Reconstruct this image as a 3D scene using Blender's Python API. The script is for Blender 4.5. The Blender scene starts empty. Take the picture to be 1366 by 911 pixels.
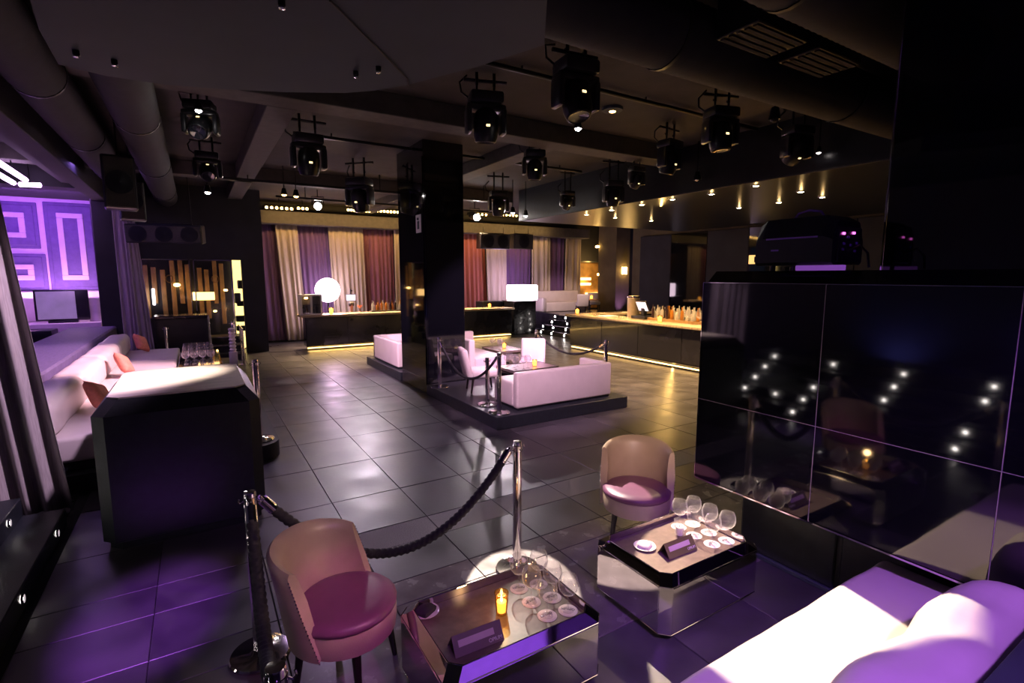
import bpy, bmesh, math, random
from mathutils import Vector, Matrix
random.seed(7)
PI = math.pi
scn = bpy.context.scene
C = scn.collection

# ------------------------------------------------------------------ camera
FPX, YAW, PITCH, EYE = 683.75, math.radians(31.56), math.radians(7.31), 2.3
cf = Vector((math.sin(YAW) * math.cos(PITCH), math.cos(YAW) * math.cos(PITCH), -math.sin(PITCH)))
cr = Vector((math.cos(YAW), -math.sin(YAW), 0))
cu = cr.cross(cf)
CAM = Vector((0, 0, EYE))
cd = bpy.data.cameras.new('camera')
cam = bpy.data.objects.new('camera', cd)
C.objects.link(cam)
cam.matrix_world = Matrix(((cr.x, cu.x, -cf.x, 0), (cr.y, cu.y, -cf.y, 0), (cr.z, cu.z, -cf.z, EYE), (0, 0, 0, 1)))
cd.sensor_width = 36
cd.lens = FPX / 1366 * 36
cd.clip_start = 0.02
scn.camera = cam

# ------------------------------------------------------------------ world, exposure
w = bpy.data.worlds.new('night')
scn.world = w
w.use_nodes = True
bg = w.node_tree.nodes['Background']
bg.inputs[0].default_value = (0.18, 0.27, 0.5, 1)
bg.inputs[1].default_value = 0.10
scn.view_settings.view_transform = 'Standard'
scn.view_settings.look = 'None'
scn.view_settings.exposure = 0.35
scn.view_settings.gamma = 1
scn.view_settings.use_curve_mapping = False

# ------------------------------------------------------------------ club spotlights (some sit at lamps modelled below, others are added without a fixture)
def aim(o, target):
    d = Vector(target) - o.location
    o.rotation_euler = d.to_track_quat('-Z', 'Y').to_euler()
def spot(loc, target, power, col, deg, blend=.15, size=.05):
    l = bpy.data.lights.new('spot_light', 'SPOT')
    l.energy = power; l.color = col; l.spot_size = math.radians(deg); l.spot_blend = blend; l.shadow_soft_size = size
    o = bpy.data.objects.new('spot_light', l); C.objects.link(o); o.location = loc; aim(o, target)
    return o
def point(loc, power, col, size=.05):
    l = bpy.data.lights.new('point_light', 'POINT')
    l.energy = power; l.color = col; l.shadow_soft_size = size
    o = bpy.data.objects.new('point_light', l); C.objects.link(o); o.location = loc
    return o
def area(loc, target, sx, sy, power, col, spread=180):
    l = bpy.data.lights.new('area_light', 'AREA')
    l.shape = 'RECTANGLE'; l.size = sx; l.size_y = sy; l.energy = power; l.color = col; l.spread = math.radians(spread)
    o = bpy.data.objects.new('area_light', l); C.objects.link(o); o.location = loc; aim(o, target)
    return o
CREAM = (1, .86, .72); PINK = (1, .62, .80); PURPLE = (.42, .12, 1); MAGENTA = (.95, .25, .85); AMBER = (1, .58, .16); VIOLET = (.62, .3, 1)
# foreground key lamps
spot((4.12, 5.27, 3.95), (2.89, 1.60, .4), 3700, (1, .78, .55), 18.6, .05, .02)
spot((3.40, 6.05, 3.8), (1.93, 3.0, 0), 6500, (1, .82, .66), 9.5, .1, .02)
spot((2.6, -.9, 4.4), (.42, 3.0, .7), 620, (1, .66, .40), 13, .6, .03)
spot((.9, -1.0, 4.4), (3.3, 3.25, .68), 620, (1, .66, .45), 8, .6, .03)
spot((3.36, 6.0, 3.78), (2.98, 3.12, .55), 2600, CREAM, 5.5, .1, .02)
spot((1.9, -1.1, 4.4), (.66, 2.72, .45), 330, (1, .12, .8), 9, .5)
spot((1.3, -1.2, 4.4), (3.0, .8, .45), 620, (.5, .17, 1), 42, .5, .1)
spot((0.3, -1.0, 4.4), (1.3, 2.2, .4), 150, PURPLE, 50, .6, .1)
spot((.6, -.8, 4.4), (.5, 2.7, .6), 35, (1, .6, .45), 34, .6, .1)
spot((-1.2, -.7, 4.3), (-.42, 4.0, 0), 4200, (.5, .12, 1), 10, .8, .05)
spot((1.9, 10.6, 4.1), (1.68, 12.0, 0), 420, (1, .85, .75), 9, .3, .03)
spot((6.5, 4.95, 4.1), (2.9, 3.3, .5), 160, (1, .66, .35), 26, .6)
spot((3.40, 6.05, 3.8), (1.68, 2.36, .55), 420, CREAM, 7.5, 1, .02)  # added to bring out the glasses on the candle table
# lounge island
spot((2.2, 3.6, 4.2), (5.2, 7.4, .5), 3400, (1, .6, .86), 38, .5, .05)
spot((1.0, 7.6, 4.3), (3.95, 12.0, .4), 2600, (1, .62, .86), 26, .5, .05)
spot((5.6, 5.4, 4.3), (4.9, 9.7, .6), 1500, (1, .58, .85), 40, .5, .05)
spot((7.3, 6.5, 4.1), (5.9, 8.2, .7), 420, VIOLET, 30, .5, .05)
# dance floor
spot((1.83, 9.7, 4.1), (2.1, 5.5, 0), 170, (.75, .5, .95), 55, .8, .1)
spot((.3, 11.7, 4.1), (1.6, 8.5, 0), 90, (.45, .3, 1), 50, .9, .1)
spot((5.6, 8.3, 4.1), (8.2, 8.8, 0), 300, (1, .55, .22), 60, .9, .1)
# left booth
spot((2.2, 7.9, 4.3), (-.42, 6.15, 1.28), 3200, CREAM, 17, .9, .05)
spot((2.0, 9.3, 4.3), (-1.3, 10.5, .7), 2700, (1, .58, .70), 48, .6, .05)
spot((.9, 4.95, 4.2), (-1.55, 6.3, 1.2), 800, (.8, .55, .85), 42, .7, .1)
# the two bright profile lamps above the bar aim at the dance floor
spot((4.35, 15.9, 3.95), (2.6, 7.5, 0), 380, (1, .85, .95), 40, .4, .06)
spot((8.55, 14.6, 3.85), (5.6, 6.0, 0), 420, (1, .85, .95), 34, .4, .06)
# ------------------------------------------------------------------ pixel helpers (direction only; the plane gives the distance)
def ray(x, y): return cf * FPX + cr * (x - 683) - cu * (y - 455.5)
def gz(x, y, z=0):
    d = ray(x, y); return CAM + d * ((z - EYE) / d.z)
def gx(x, y, X):
    d = ray(x, y); return CAM + d * (X / d.x)
def gy(x, y, Y):
    d = ray(x, y); return CAM + d * (Y / d.y)

# ------------------------------------------------------------------ materials
MATS = {}
def mat(name, col, rough=.5, metal=0, var=.12, scale=8, bump=0, bscale=60, emit=None, estr=0, trans=0, ior=1.5, coat=0, spec=.5, rvar=0, objvar=0, sheen=0, stretch=None):
    m = bpy.data.materials.new(name); m.use_nodes = True
    nt = m.node_tree; b = nt.nodes['Principled BSDF']; N = nt.nodes.new; L = nt.links.new
    b.inputs['Base Color'].default_value = (*col, 1); b.inputs['Roughness'].default_value = rough
    b.inputs['Metallic'].default_value = metal; b.inputs['IOR'].default_value = ior
    b.inputs['Transmission Weight'].default_value = trans; b.inputs['Coat Weight'].default_value = coat
    b.inputs['Coat Roughness'].default_value = .05
    b.inputs['Specular IOR Level'].default_value = spec; b.inputs['Sheen Weight'].default_value = sheen
    tc = N('ShaderNodeTexCoord'); src = tc.outputs['Object']
    if stretch:
        mp = N('ShaderNodeMapping'); mp.inputs['Scale'].default_value = stretch; L(src, mp.inputs[0]); src = mp.outputs[0]
    if var or rvar:
        n = N('ShaderNodeTexNoise'); n.inputs['Scale'].default_value = scale; n.inputs['Detail'].default_value = 5
        L(src, n.inputs['Vector'])
        if var:
            mr = N('ShaderNodeMapRange'); mr.inputs['From Min'].default_value = .3; mr.inputs['From Max'].default_value = .7
            mr.inputs['To Min'].default_value = 1 - var; mr.inputs['To Max'].default_value = 1 + var
            L(n.outputs['Fac'], mr.inputs[0])
            fac = mr.outputs[0]
            if objvar:
                oi = N('ShaderNodeObjectInfo'); m2 = N('ShaderNodeMapRange')
                m2.inputs['To Min'].default_value = 1 - objvar; m2.inputs['To Max'].default_value = 1 + objvar
                L(oi.outputs['Random'], m2.inputs[0]); mu = N('ShaderNodeMath'); mu.operation = 'MULTIPLY'
                L(fac, mu.inputs[0]); L(m2.outputs[0], mu.inputs[1]); fac = mu.outputs[0]
            vm = N('ShaderNodeVectorMath'); vm.operation = 'SCALE'; vm.inputs[0].default_value = col
            L(fac, vm.inputs['Scale']); L(vm.outputs[0], b.inputs['Base Color'])
        if rvar:
            m3 = N('ShaderNodeMapRange'); m3.inputs['From Min'].default_value = .3; m3.inputs['From Max'].default_value = .7
            m3.inputs['To Min'].default_value = max(.02, rough - rvar); m3.inputs['To Max'].default_value = rough + rvar
            L(n.outputs['Fac'], m3.inputs[0]); L(m3.outputs[0], b.inputs['Roughness'])
    if bump:
        n2 = N('ShaderNodeTexNoise'); n2.inputs['Scale'].default_value = bscale; n2.inputs['Detail'].default_value = 4
        L(src, n2.inputs['Vector']); bp = N('ShaderNodeBump'); bp.inputs['Strength'].default_value = bump; bp.inputs['Distance'].default_value = .01
        L(n2.outputs['Fac'], bp.inputs['Height']); L(bp.outputs[0], b.inputs['Normal'])
    if emit:
        b.inputs['Emission Color'].default_value = (*emit, 1); b.inputs['Emission Strength'].default_value = estr
    MATS[name] = m
    return m
mat('slab', (.048, .044, .052), .36, var=.4, scale=2.2, bump=.05, bscale=22, rvar=.1, objvar=.25)
mat('polished_slab', (.13, .115, .12), .24, var=.2, scale=6, bump=.03, rvar=.06, objvar=.2)
mat('granite', (.15, .14, .14), .55, var=.8, scale=160, bump=.5, bscale=220, objvar=.1)
mat('joint', (.30, .24, .28), .5, var=.05)
mat('grout', (.012, .012, .014), .8)
mat('black_gloss', (.0035, .0038, .006), .045, var=.1, coat=.6, spec=.7)
mat('black_satin', (.012, .013, .018), .32, var=.2, bump=.05)
mat('block_black', (.014, .017, .022), .4, var=.25, scale=14, bump=.12, bscale=90)
mat('block_top', (.62, .52, .47), .4, var=.18, scale=5, stretch=(1, 4, 1))
mat('dark_wall', (.02, .02, .028), .7, var=.25, scale=2)
mat('ceiling', (.038, .034, .036), .85, var=.2, scale=3, bump=.2, bscale=30)
mat('soffit', (.026, .037, .052), .7, var=.1, scale=3)
mat('duct', (.014, .014, .02), .8, var=.2)
mat('beam', (.055, .05, .05), .75, var=.2)
mat('rear_wall', (.16, .15, .2), .7, var=.1, scale=3)
mat('black_metal', (.014, .014, .017), .3, metal=.4, var=.2)
mat('black_plastic', (.016, .016, .02), .3, var=.2, coat=.3)
mat('lens', (.02, .02, .03), .05, coat=1, var=0)
mat('chrome', (.82, .78, .80), .1, metal=1, var=.04)
mat('mirror', (.72, .68, .72), .035, metal=1, var=.04, scale=3)
mat('mirror_edge', (.9, .87, .9), .06, metal=1, var=0)
mat('tray', (.15, .105, .095), .3, var=.2, scale=20)
mat('white_leather', (.60, .53, .51), .42, var=.06, scale=3, bump=.12, bscale=12)
mat('taupe_leather', (.36, .27, .20), .34, var=.1, scale=6, bump=.1, bscale=120)
mat('seat_leather', (.15, .05, .105), .4, var=.1, scale=6, bump=.08, bscale=160)
mat('legs', (.012, .008, .007), .35)
mat('rope', (.012, .011, .014), .75, var=.3, scale=40, bump=.3, bscale=200)
mat('drape_grey', (.36, .32, .31), .9, var=.2, scale=30, stretch=(3, 3, .1), sheen=.2)
mat('drape_lilac', (.42, .34, .42), .9, var=.2, scale=30, stretch=(3, 3, .1), sheen=.2)
mat('drape_purple', (.13, .065, .17), .9, var=.3, scale=20, stretch=(4, 4, .05), sheen=.2)
mat('drape_plum', (.22, .085, .13), .9, var=.3, scale=20, stretch=(4, 4, .05), sheen=.2)
mat('drape_red', (.38, .12, .10), .9, var=.3, scale=20, stretch=(4, 4, .05), sheen=.2)
mat('drape_cream', (.44, .37, .30), .9, var=.25, scale=20, stretch=(4, 4, .05), sheen=.2)
mat('cushion', (.72, .22, .15), .7, var=.15, scale=20, bump=.2)
mat('niche_panel', (.13, .085, .26), .7, var=.12)
mat('niche_mould', (.6, .46, .66), .5, var=.05)
mat('niche_white', (.80, .70, .72), .5, var=.05)
mat('ledge', (.11, .085, .19), .6, var=.2, scale=6, stretch=(6, 1, 1))
mat('coaster', (.80, .70, .70), .8, var=.05)
mat('ink', (.05, .03, .06), .7, var=0)
mat('white_ink', (.9, .85, .85), .6, var=0)
mat('card', (.22, .15, .17), .55, var=.05)
mat('card_olive', (.16, .14, .05), .55, var=.05)
mat('card_strip', (.72, .56, .60), .5, var=.03)
mat('white_china', (.85, .8, .78), .2, var=.02)
mat('napkin_black', (.015, .013, .02), .8, var=.2)
mat('napkin_pink', (.62, .5, .56), .8, var=.15)
mat('wax', (.95, .8, .5), .5, var=0, emit=(1, .60, .22), estr=2.2)
mat('flame', (1, .8, .4), .5, var=0, emit=(1, .7, .28), estr=30)
mat('far_candle', (1, .8, .5), .5, var=0, emit=(1, .62, .24), estr=5)
mat('led_white', (1, 1, 1), .4, var=0, emit=(1, .9, .85), estr=26)
mat('led_dim', (1, 1, 1), .4, var=0, emit=(1, .9, .85), estr=9)
mat('lamp_white', (1, 1, 1), .4, var=0, emit=(1, .93, .9), estr=120)
mat('globe_glow', (1, 1, 1), .4, var=0, emit=(1, .74, .92), estr=8)
mat('lamp_cube', (1, 1, 1), .4, var=0, emit=(1, .74, .9), estr=6)
mat('lamp_amber', (1, .7, .3), .4, var=0, emit=AMBER, estr=14)
mat('downlight', (1, .8, .5), .4, var=0, emit=(1, .72, .36), estr=60)
mat('led_amber', (1, .7, .3), .4, var=0, emit=(1, .58, .18), estr=5)
mat('amber_glow', (1, .8, .2), .4, var=.4, scale=3, emit=(1, .74, .25), estr=1.6)
mat('tube_purple', (1, .6, 1), .4, var=0, emit=(.85, .5, 1), estr=9)
mat('bar_front', (.018, .017, .024), .2, var=.25, scale=2, coat=.3)
mat('bar_top', (.50, .38, .24), .22, var=.2, scale=5, metal=.2, stretch=(1, 5, 1))
mat('bottle_amber', (.50, .20, .03), .1, var=0, trans=.45)
mat('bottle_clear', (.8, .78, .72), .05, var=0, trans=.6)
mat('bottle_green', (.10, .26, .06), .1, var=0, trans=.4)
mat('bottle_dark', (.04, .02, .02), .1, var=0, trans=.2)
mat('screen', (.8, .75, .85), .3, var=0, emit=(.95, .85, 1), estr=.7)
mat('dim_screen', (.4, .34, .45), .3, var=.2, scale=3, emit=(.8, .6, 1), estr=.12)
mat('fridge_white', (.8, .76, .78), .4, var=.03)
mat('exit_amber', (1, .7, .2), .4, var=0, emit=(1, .62, .2), estr=.9)
mat('skin', (.55, .27, .19), .5, var=.06)
mat('hair', (.02, .014, .012), .6)
mat('shirt', (.015, .015, .02), .8)
mat('sconce', (1, .7, .3), .4, var=0, emit=(1, .6, .2), estr=14)
mat('steel_can', (.55, .45, .32), .35, metal=.6, var=.1)
mat('wood_amber', (.30, .17, .06), .6, var=.3, scale=4)
mat('wall_olive', (.13, .105, .055), .75, var=.2, scale=2)
mat('speaker_grill', (.03, .026, .02), .6, var=.3, scale=60, bump=.4, bscale=200)
mat('sign_white', (.75, .72, .7), .5, var=.02)
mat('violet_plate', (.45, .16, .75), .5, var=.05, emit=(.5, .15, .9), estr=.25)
mat('magenta_led', (1, .2, .8), .5, var=0, emit=(1, .15, .8), estr=2.5)
mat('violet_mark', (.25, .12, .6), .5, var=0)

def clear_glass(name, tint, ior=1.5, rim_white=0):
    m = bpy.data.materials.new(name); m.use_nodes = True; nt = m.node_tree; nt.nodes.clear(); N = nt.nodes.new; L = nt.links.new
    out = N('ShaderNodeOutputMaterial'); mx = N('ShaderNodeMixShader'); tr = N('ShaderNodeBsdfTransparent'); gl = N('ShaderNodeBsdfGlossy'); fr = N('ShaderNodeLayerWeight'); mp = N('ShaderNodeMapRange'); pw = N('ShaderNodeMath'); pw.operation = 'POWER'; pw.inputs[1].default_value = ior * 2
    nz = N('ShaderNodeTexNoise'); nz.inputs['Scale'].default_value = 9; bp = N('ShaderNodeBump'); bp.inputs['Strength'].default_value = .02
    L(nz.outputs['Fac'], bp.inputs['Height']); L(bp.outputs[0], gl.inputs['Normal'])
    tr.inputs[0].default_value = (*tint, 1); gl.inputs['Roughness'].default_value = .06; gl.inputs[0].default_value = (1, 1, 1, 1); fr.inputs['Blend'].default_value = .5
    mp.inputs['To Min'].default_value = .06; mp.inputs['To Max'].default_value = .62
    L(fr.outputs['Facing'], pw.inputs[0]); L(pw.outputs[0], mp.inputs[0])
    L(mp.outputs[0], mx.inputs[0]); L(tr.outputs[0], mx.inputs[1]); 
    df = N('ShaderNodeBsdfDiffuse'); df.inputs[0].default_value = (.95, .92, .95, 1); tl = N('ShaderNodeBsdfTranslucent'); tl.inputs[0].default_value = (.95, .92, .95, 1); dm = N('ShaderNodeMixShader'); dm.inputs[0].default_value = .5; L(df.outputs[0], dm.inputs[1]); L(tl.outputs[0], dm.inputs[2])  # white mixed in at grazing angles to stand in for bright rims
    gm = N('ShaderNodeMixShader'); gm.inputs[0].default_value = rim_white; L(gl.outputs[0], gm.inputs[1]); L(dm.outputs[0], gm.inputs[2]); L(gm.outputs[0], mx.inputs[2]); L(mx.outputs[0], out.inputs[0])
    MATS[name] = m
clear_glass('glass', (.95, .94, .95), 1.6, .55); clear_glass('thin_glass', (.8, .8, .84)); clear_glass('candle_glass', (1, .78, .42), 1.4)
mat('display_dot', (1, .8, .4), .4, var=0, emit=(1, .75, .35), estr=1.6)

# ------------------------------------------------------------------ geometry helpers
def bx(bm, x0, x1, y0, y1, z0, z1, bev=0, seg=2, M=None):
    r = bmesh.ops.create_cube(bm, size=1)['verts']
    for v in r:
        v.co = Vector(((x0 + x1) / 2 + v.co.x * (x1 - x0), (y0 + y1) / 2 + v.co.y * (y1 - y0), (z0 + z1) / 2 + v.co.z * (z1 - z0)))
    if bev:
        es = {e for v in r for e in v.link_edges}
        r = bmesh.ops.bevel(bm, geom=list(es), offset=bev, segments=seg, profile=.5, affect='EDGES', clamp_overlap=True)['verts']
    if M is not None:
        for v in r: v.co = M @ v.co
    return r
def frame_of(d):
    d = d.normalized(); a = Vector((0, 0, 1)) if abs(d.z) < .95 else Vector((1, 0, 0))
    s = d.cross(a).normalized(); return s, s.cross(d).normalized()
def rings(bm, rs, close_ends=True, closed_u=True):
    vs = [[bm.verts.new(p) for p in r] for r in rs]
    n = len(rs[0])
    for i in range(len(vs) - 1):
        for j in range(n if closed_u else n - 1):
            k = (j + 1) % n
            bm.faces.new((vs[i][j], vs[i][k], vs[i + 1][k], vs[i + 1][j]))
    if close_ends:
        bm.faces.new(vs[0][::-1]); bm.faces.new(vs[-1])
    return vs
def cyl(bm, p0, p1, r0, r1=None, n=16):
    p0, p1 = Vector(p0), Vector(p1); r1 = r0 if r1 is None else r1
    s, t = frame_of(p1 - p0)
    rings(bm, [[p + (s * math.cos(a) + t * math.sin(a)) * r for a in (2 * PI * i / n for i in range(n))] for p, r in ((p0, r0), (p1, r1))])
def lathe(bm, prof, n=24, c=(0, 0, 0), ends=True, M=None):
    c = Vector(c)
    rs = [[c + Vector((max(r, 1e-4) * math.cos(2 * PI * i / n), max(r, 1e-4) * math.sin(2 * PI * i / n), z)) for i in range(n)] for r, z in prof]
    if M is not None: rs = [[M @ p for p in r] for r in rs]
    rings(bm, rs, ends)
def tube(bm, pts, r, n=8, rf=None):
    pts = [Vector(p) for p in pts]; rs = []; L = 0
    d0 = pts[1] - pts[0]; s, t = frame_of(d0)
    for i, p in enumerate(pts):
        d = (pts[min(i + 1, len(pts) - 1)] - pts[max(i - 1, 0)]).normalized()
        s = (s - d * s.dot(d)).normalized(); t = s.cross(d)
        if i: L += (p - pts[i - 1]).length
        ring = []
        for k in range(n):
            a = 2 * PI * k / n; q = r if rf is None else r * rf(a, L)
            ring.append(p + (s * math.cos(a) + t * math.sin(a)) * q)
        rs.append(ring)
    rings(bm, rs)
def prism(bm, poly, z0, z1):
    rings(bm, [[Vector((x, y, z0)) for x, y in poly], [Vector((x, y, z1)) for x, y in poly]])
def ball(bm, c, r, n=12, sz=1):
    m = n // 2
    lathe(bm, [(r * math.sin(PI * i / m), -r * sz * math.cos(PI * i / m)) for i in range(m + 1)], n, c)
def B(): return bmesh.new()
def obj(name, bm, m, parent=None, smooth=35):
    bmesh.ops.recalc_face_normals(bm, faces=bm.faces)
    me = bpy.data.meshes.new(name); bm.to_mesh(me); bm.free()
    if m: me.materials.append(MATS[m])
    if smooth:
        for p in me.polygons: p.use_smooth = True
        me.set_sharp_from_angle(angle=math.radians(smooth))
    o = bpy.data.objects.new(name, me); C.objects.link(o)
    if parent: o.parent = parent
    return o
def link(name, me, parent=None, loc=(0, 0, 0), rot=(0, 0, 0)):
    o = bpy.data.objects.new(name, me); C.objects.link(o); o.parent = parent; o.location = loc; o.rotation_euler = rot
    return o
def tag(o, label, cat, group=None):
    o['label'] = label; o['category'] = cat
    if group: o['group'] = group
    return o
def thing(name, label, cat, loc=(0, 0, 0), rz=0, group=None, s=1):
    o = bpy.data.objects.new(name, None); C.objects.link(o); o.empty_display_size = .1
    o.location = loc; o.rotation_euler = (0, 0, rz); o.scale = (s, s, s)
    return tag(o, label, cat, group)
def struct(o): o['kind'] = 'structure'; return o
def sempty(name):
    o = bpy.data.objects.new(name, None); C.objects.link(o); return struct(o)
def dup(root, loc, rz=None, label=None, group=None, s=None, cat=None):
    r = root.copy(); C.objects.link(r); r.location = loc
    if rz is not None: r.rotation_euler = (0, 0, rz)
    if s: r.scale = (s, s, s)
    if label: r['label'] = label
    if group: r['group'] = group
    for ch in list(root.children):
        c = ch.copy(); C.objects.link(c); c.parent = r
        for g in ch.children:
            d = g.copy(); C.objects.link(d); d.parent = c
    return r
def textmesh(s, size, ext=.0008):
    cu_ = bpy.data.curves.new('lettering', 'FONT'); cu_.body = s; cu_.size = size; cu_.extrude = ext; cu_.align_x = 'CENTER'; cu_.align_y = 'CENTER'
    o = bpy.data.objects.new('lettering', cu_); C.objects.link(o)
    me = bpy.data.meshes.new_from_object(o); bpy.data.objects.remove(o); bpy.data.curves.remove(cu_)
    return me
# ================================================================== STRUCTURE
# ---- floor
floor = sempty('floor')
bm = B(); bx(bm, -1.2, 10.06, -2, 16.9, -.08, -.010); obj('bed', bm, 'grout', floor)
bm = B()
bx(bm, 10.06, 20, -2, 24, -.08, 0); bx(bm, -8, 20, -4.4, -2, -.08, 0); bx(bm, -8, 10.06, 16.9, 24, -.08, 0); bx(bm, -8, -1.2, -2, 16.9, -.08, 0)
obj('outer_slab', bm, 'slab', floor)
xs = [1.04 + .715 * k for k in range(-3, 13)] + [10.05]
ys = [-1.9, -.6, .36, 1.32, 2.28, 3.26, 3.54, 4.05, 4.43, 5.2] + [5.2 + 1.06 * k for k in range(1, 11)] + [16.88]
tcache = {}
for j in range(len(ys) - 1):
    for i in range(len(xs) - 1):
        x0, x1, y0, y1 = xs[i], xs[i + 1], ys[j], ys[j + 1]
        if x0 > 3.7 and x1 < 6.35 and y0 > 6.5 and y1 < 13.3: continue
        if x1 < .8 and y0 > 6.9 and y1 < 15: continue
        m = 'slab' if x0 < .3 else 'polished_slab' if abs(y0 - 3.26) < .01 or abs(y0 - 2.28) < .01 else 'granite' if abs(y0 - 4.05) < .01 else 'slab'
        key = (round(x1 - x0, 3), round(y1 - y0, 3), m)
        if key not in tcache:
            bm = B(); a, b = (x1 - x0) / 2 - .003, (y1 - y0) / 2 - .003
            r = [[Vector((sx * (a - o), sy * (b - o), z)) for sx, sy in ((-1, -1), (1, -1), (1, 1), (-1, 1))] for o, z in ((0, -.0099), (0, -.003), (.003, 0))]
            rings(bm, r); t = obj('tile', bm, m, floor, 0); tcache[key] = t.data
        else:
            t = link('tile', tcache[key], floor)
        t.location = ((x0 + x1) / 2, (y0 + y1) / 2, random.uniform(-.0012, 0))
        t.rotation_euler = (random.uniform(-1, 1) * .0012, random.uniform(-1, 1) * .0012, 0)

# ---- ceiling and outer walls
bm = B(); bx(bm, -8, 20, -4, 24, 4.8, 4.95); struct(obj('ceiling', bm, 'ceiling'))
bm = B(); bx(bm, 1.5, 20, 19.75, 19.95, 0, 4.8); struct(obj('wall_back', bm, 'dark_wall'))
bm = B(); bx(bm, 15.5, 15.7, -2, 15.7, 0, 4.8); struct(obj('wall_bar', bm, 'wall_olive'))
bm = B(); bx(bm, -6.2, -6, -4.2, 18.5, 0, 4.8); struct(obj('wall_left', bm, 'rear_wall'))
for uy_ in (-.5, 2.2, 5.0):  # unseen uplighters added so the black surfaces reflect some blue
    bm = B(); lathe(bm, [(0, 0), (.1, 0), (.11, .12), (.08, .15), (0, .14)], 16, (-5.5, uy_, 0)); tag(obj('uplighter', bm, 'black_metal'), 'small added floor uplighter at the blue washed side wall', 'lamp', 'added side wall uplighters')
    spot((-5.5, uy_, .18), (-5.95, uy_, 3.0), 40, (.22, .24, 1), 140, .9, .05)

# ---- rear wall behind the photographer, washed violet by uplighters added for fill and reflections
bm = B(); bx(bm, -6, 18.0, -4.2, -4.0, 0, 4.8); struct(obj('wall_rear', bm, 'rear_wall'))
for ux_, pw in ((5.2, 190), (2.4, 60), (-2.4, 60)):
    bm = B(); lathe(bm, [(0, 0), (.1, 0), (.11, .12), (.08, .15), (0, .14)], 16, (ux_, -3.6, 0)); tag(obj('uplighter', bm, 'black_metal'), 'small added floor uplighter at the rear wall', 'lamp', 'added rear wall uplighters')
    spot((ux_, -3.6, .18), (ux_, -4.05, 3.2), pw, (.4, .12, 1), 100, .9, .05)

bm = B(); bx(bm, 2.0, 7.4, -4.0, .4, 4.4, 4.8, .01, 1); struct(obj('trim_9', bm, 'niche_mould'))  # unseen bulkhead added so the table bevels reflect violet
spot((2.9, -1.9, .18), (3.6, -1.1, 4.4), 700, (.36, .12, 1), 50, .9, .05)  # uplight added to colour the bulkhead
bm = B(); lathe(bm, [(0, 0), (.1, 0), (.11, .12), (.08, .15), (0, .14)], 16, (2.9, -1.9, 0)); tag(obj('uplighter', bm, 'black_metal'), 'small added floor uplighter below the added rear bulkhead', 'lamp')
# ---- ceiling beams
def beam(x0, x1, y0, y1, z0, n):
    bm = B(); bx(bm, x0, x1, y0, y1, z0, 4.8, .01, 1); struct(obj('trim_%d' % n, bm, 'beam'))
beam(-6, 8.4, 7.2, 7.65, 4.5, 1)
beam(.95, 1.32, 7.65, 19.7, 4.5, 2)
beam(5.3, 5.7, 7.65, 19.7, 4.55, 3)
beam(-6, 8.4, 13.6, 14.0, 4.5, 4)

# ---- side-room (violet niche) seen between the two drapes
YN = 18.5
niche = sempty('wall_niche')
bm = B(); bx(bm, -6, -1.95, YN, YN + .2, 0, 4.8); obj('plaster', bm, 'niche_mould', niche)
def npanel(p0, p1, ztop_px, zbot_px, frame=True):
    xc = (p0 + p1) / 2
    x0, x1 = gy(p0, 330, YN).x, gy(p1, 330, YN).x; z1, z0 = gy(xc, ztop_px, YN).z, gy(xc, zbot_px, YN).z
    bm = B(); bx(bm, x0, x1, YN - .03, YN, z0, z1, .015, 1); bx(bm, x0 + .08, x1 - .08, YN - .045, YN, z0 + .08, z1 - .08, .015, 1)
    p = obj('panel', bm, 'niche_panel', niche)
    if frame:
        fw = .13; a0, a1, b0, b1 = x0 + .26, x1 - .26, z0 + .28, z1 - .28
        bm = B()
        for (q0, q1, s0, s1) in ((a0, a1, b0, b0 + fw), (a0, a1, b1 - fw, b1), (a0, a0 + fw, b0 + fw, b1 - fw), (a1 - fw, a1, b0 + fw, b1 - fw)):
            bx(bm, q0, q1, YN - .075, YN - .04, s0, s1, .012, 1)
        obj('moulding', bm, 'niche_mould', p)
npanel(63, 131, 271, 387); npanel(-40, 55, 268, 331); npanel(-40, 60, 338, 388)
bm = B(); bx(bm, -6, -1.95, 16.0, YN, 4.35, 4.8); struct(obj('ceiling_niche', bm, 'dark_wall'))
# white counter with a lit back panel under the mouldings
t = thing('sideboard', 'pale low sideboard glowing violet under the wall mouldings', 'sideboard', (0, 0, 0))
zt = gy(95, 430, 17.6).z
bm = B(); bx(bm, -5, -2.2, 17.3, 18.2, 0, zt, .02); obj('body', bm, 'niche_white', t)
bm = B(); bx(bm, -5, -2.05, 18.3, 18.46, zt, gy(95, 389, 18.4).z, .01); obj('wainscot', bm, 'niche_white', niche)
bm = B(); lathe(bm, [(.16, 0), (.16, .62), (.14, .64)], 20, (gy(128, 424, 17.6).x, 17.8, zt))
tag(obj('table_lamp', bm, 'niche_white'), 'pale cylinder lamp on the violet lit sideboard', 'lamp')
t = thing('display_screen', 'dark framed display screen standing on the sideboard', 'screen', (gy(85, 424, 17.6).x, 17.6, zt))
bm = B(); bx(bm, -.55, .55, -.03, .03, .06, .86, .015); obj('frame', bm, 'black_plastic', t)
bm = B(); bx(bm, -.50, .28, -.036, -.03, .10, .82); obj('picture', bm, 'dim_screen', t)
bm = B(); bx(bm, -.3, .3, -.1, .1, 0, .06, .01); obj('foot', bm, 'black_plastic', t)
t = thing('side_table', 'dark square side table with glasses behind the booth ledge', 'table', (gy(50, 455, 16.95).x, 16.95, 0))
zt2 = gy(50, 440, 16.95).z
bm = B(); bx(bm, -.45, .35, -.35, .35, zt2 - .3, zt2, .02); obj('tabletop', bm, 'black_satin', t)
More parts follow.
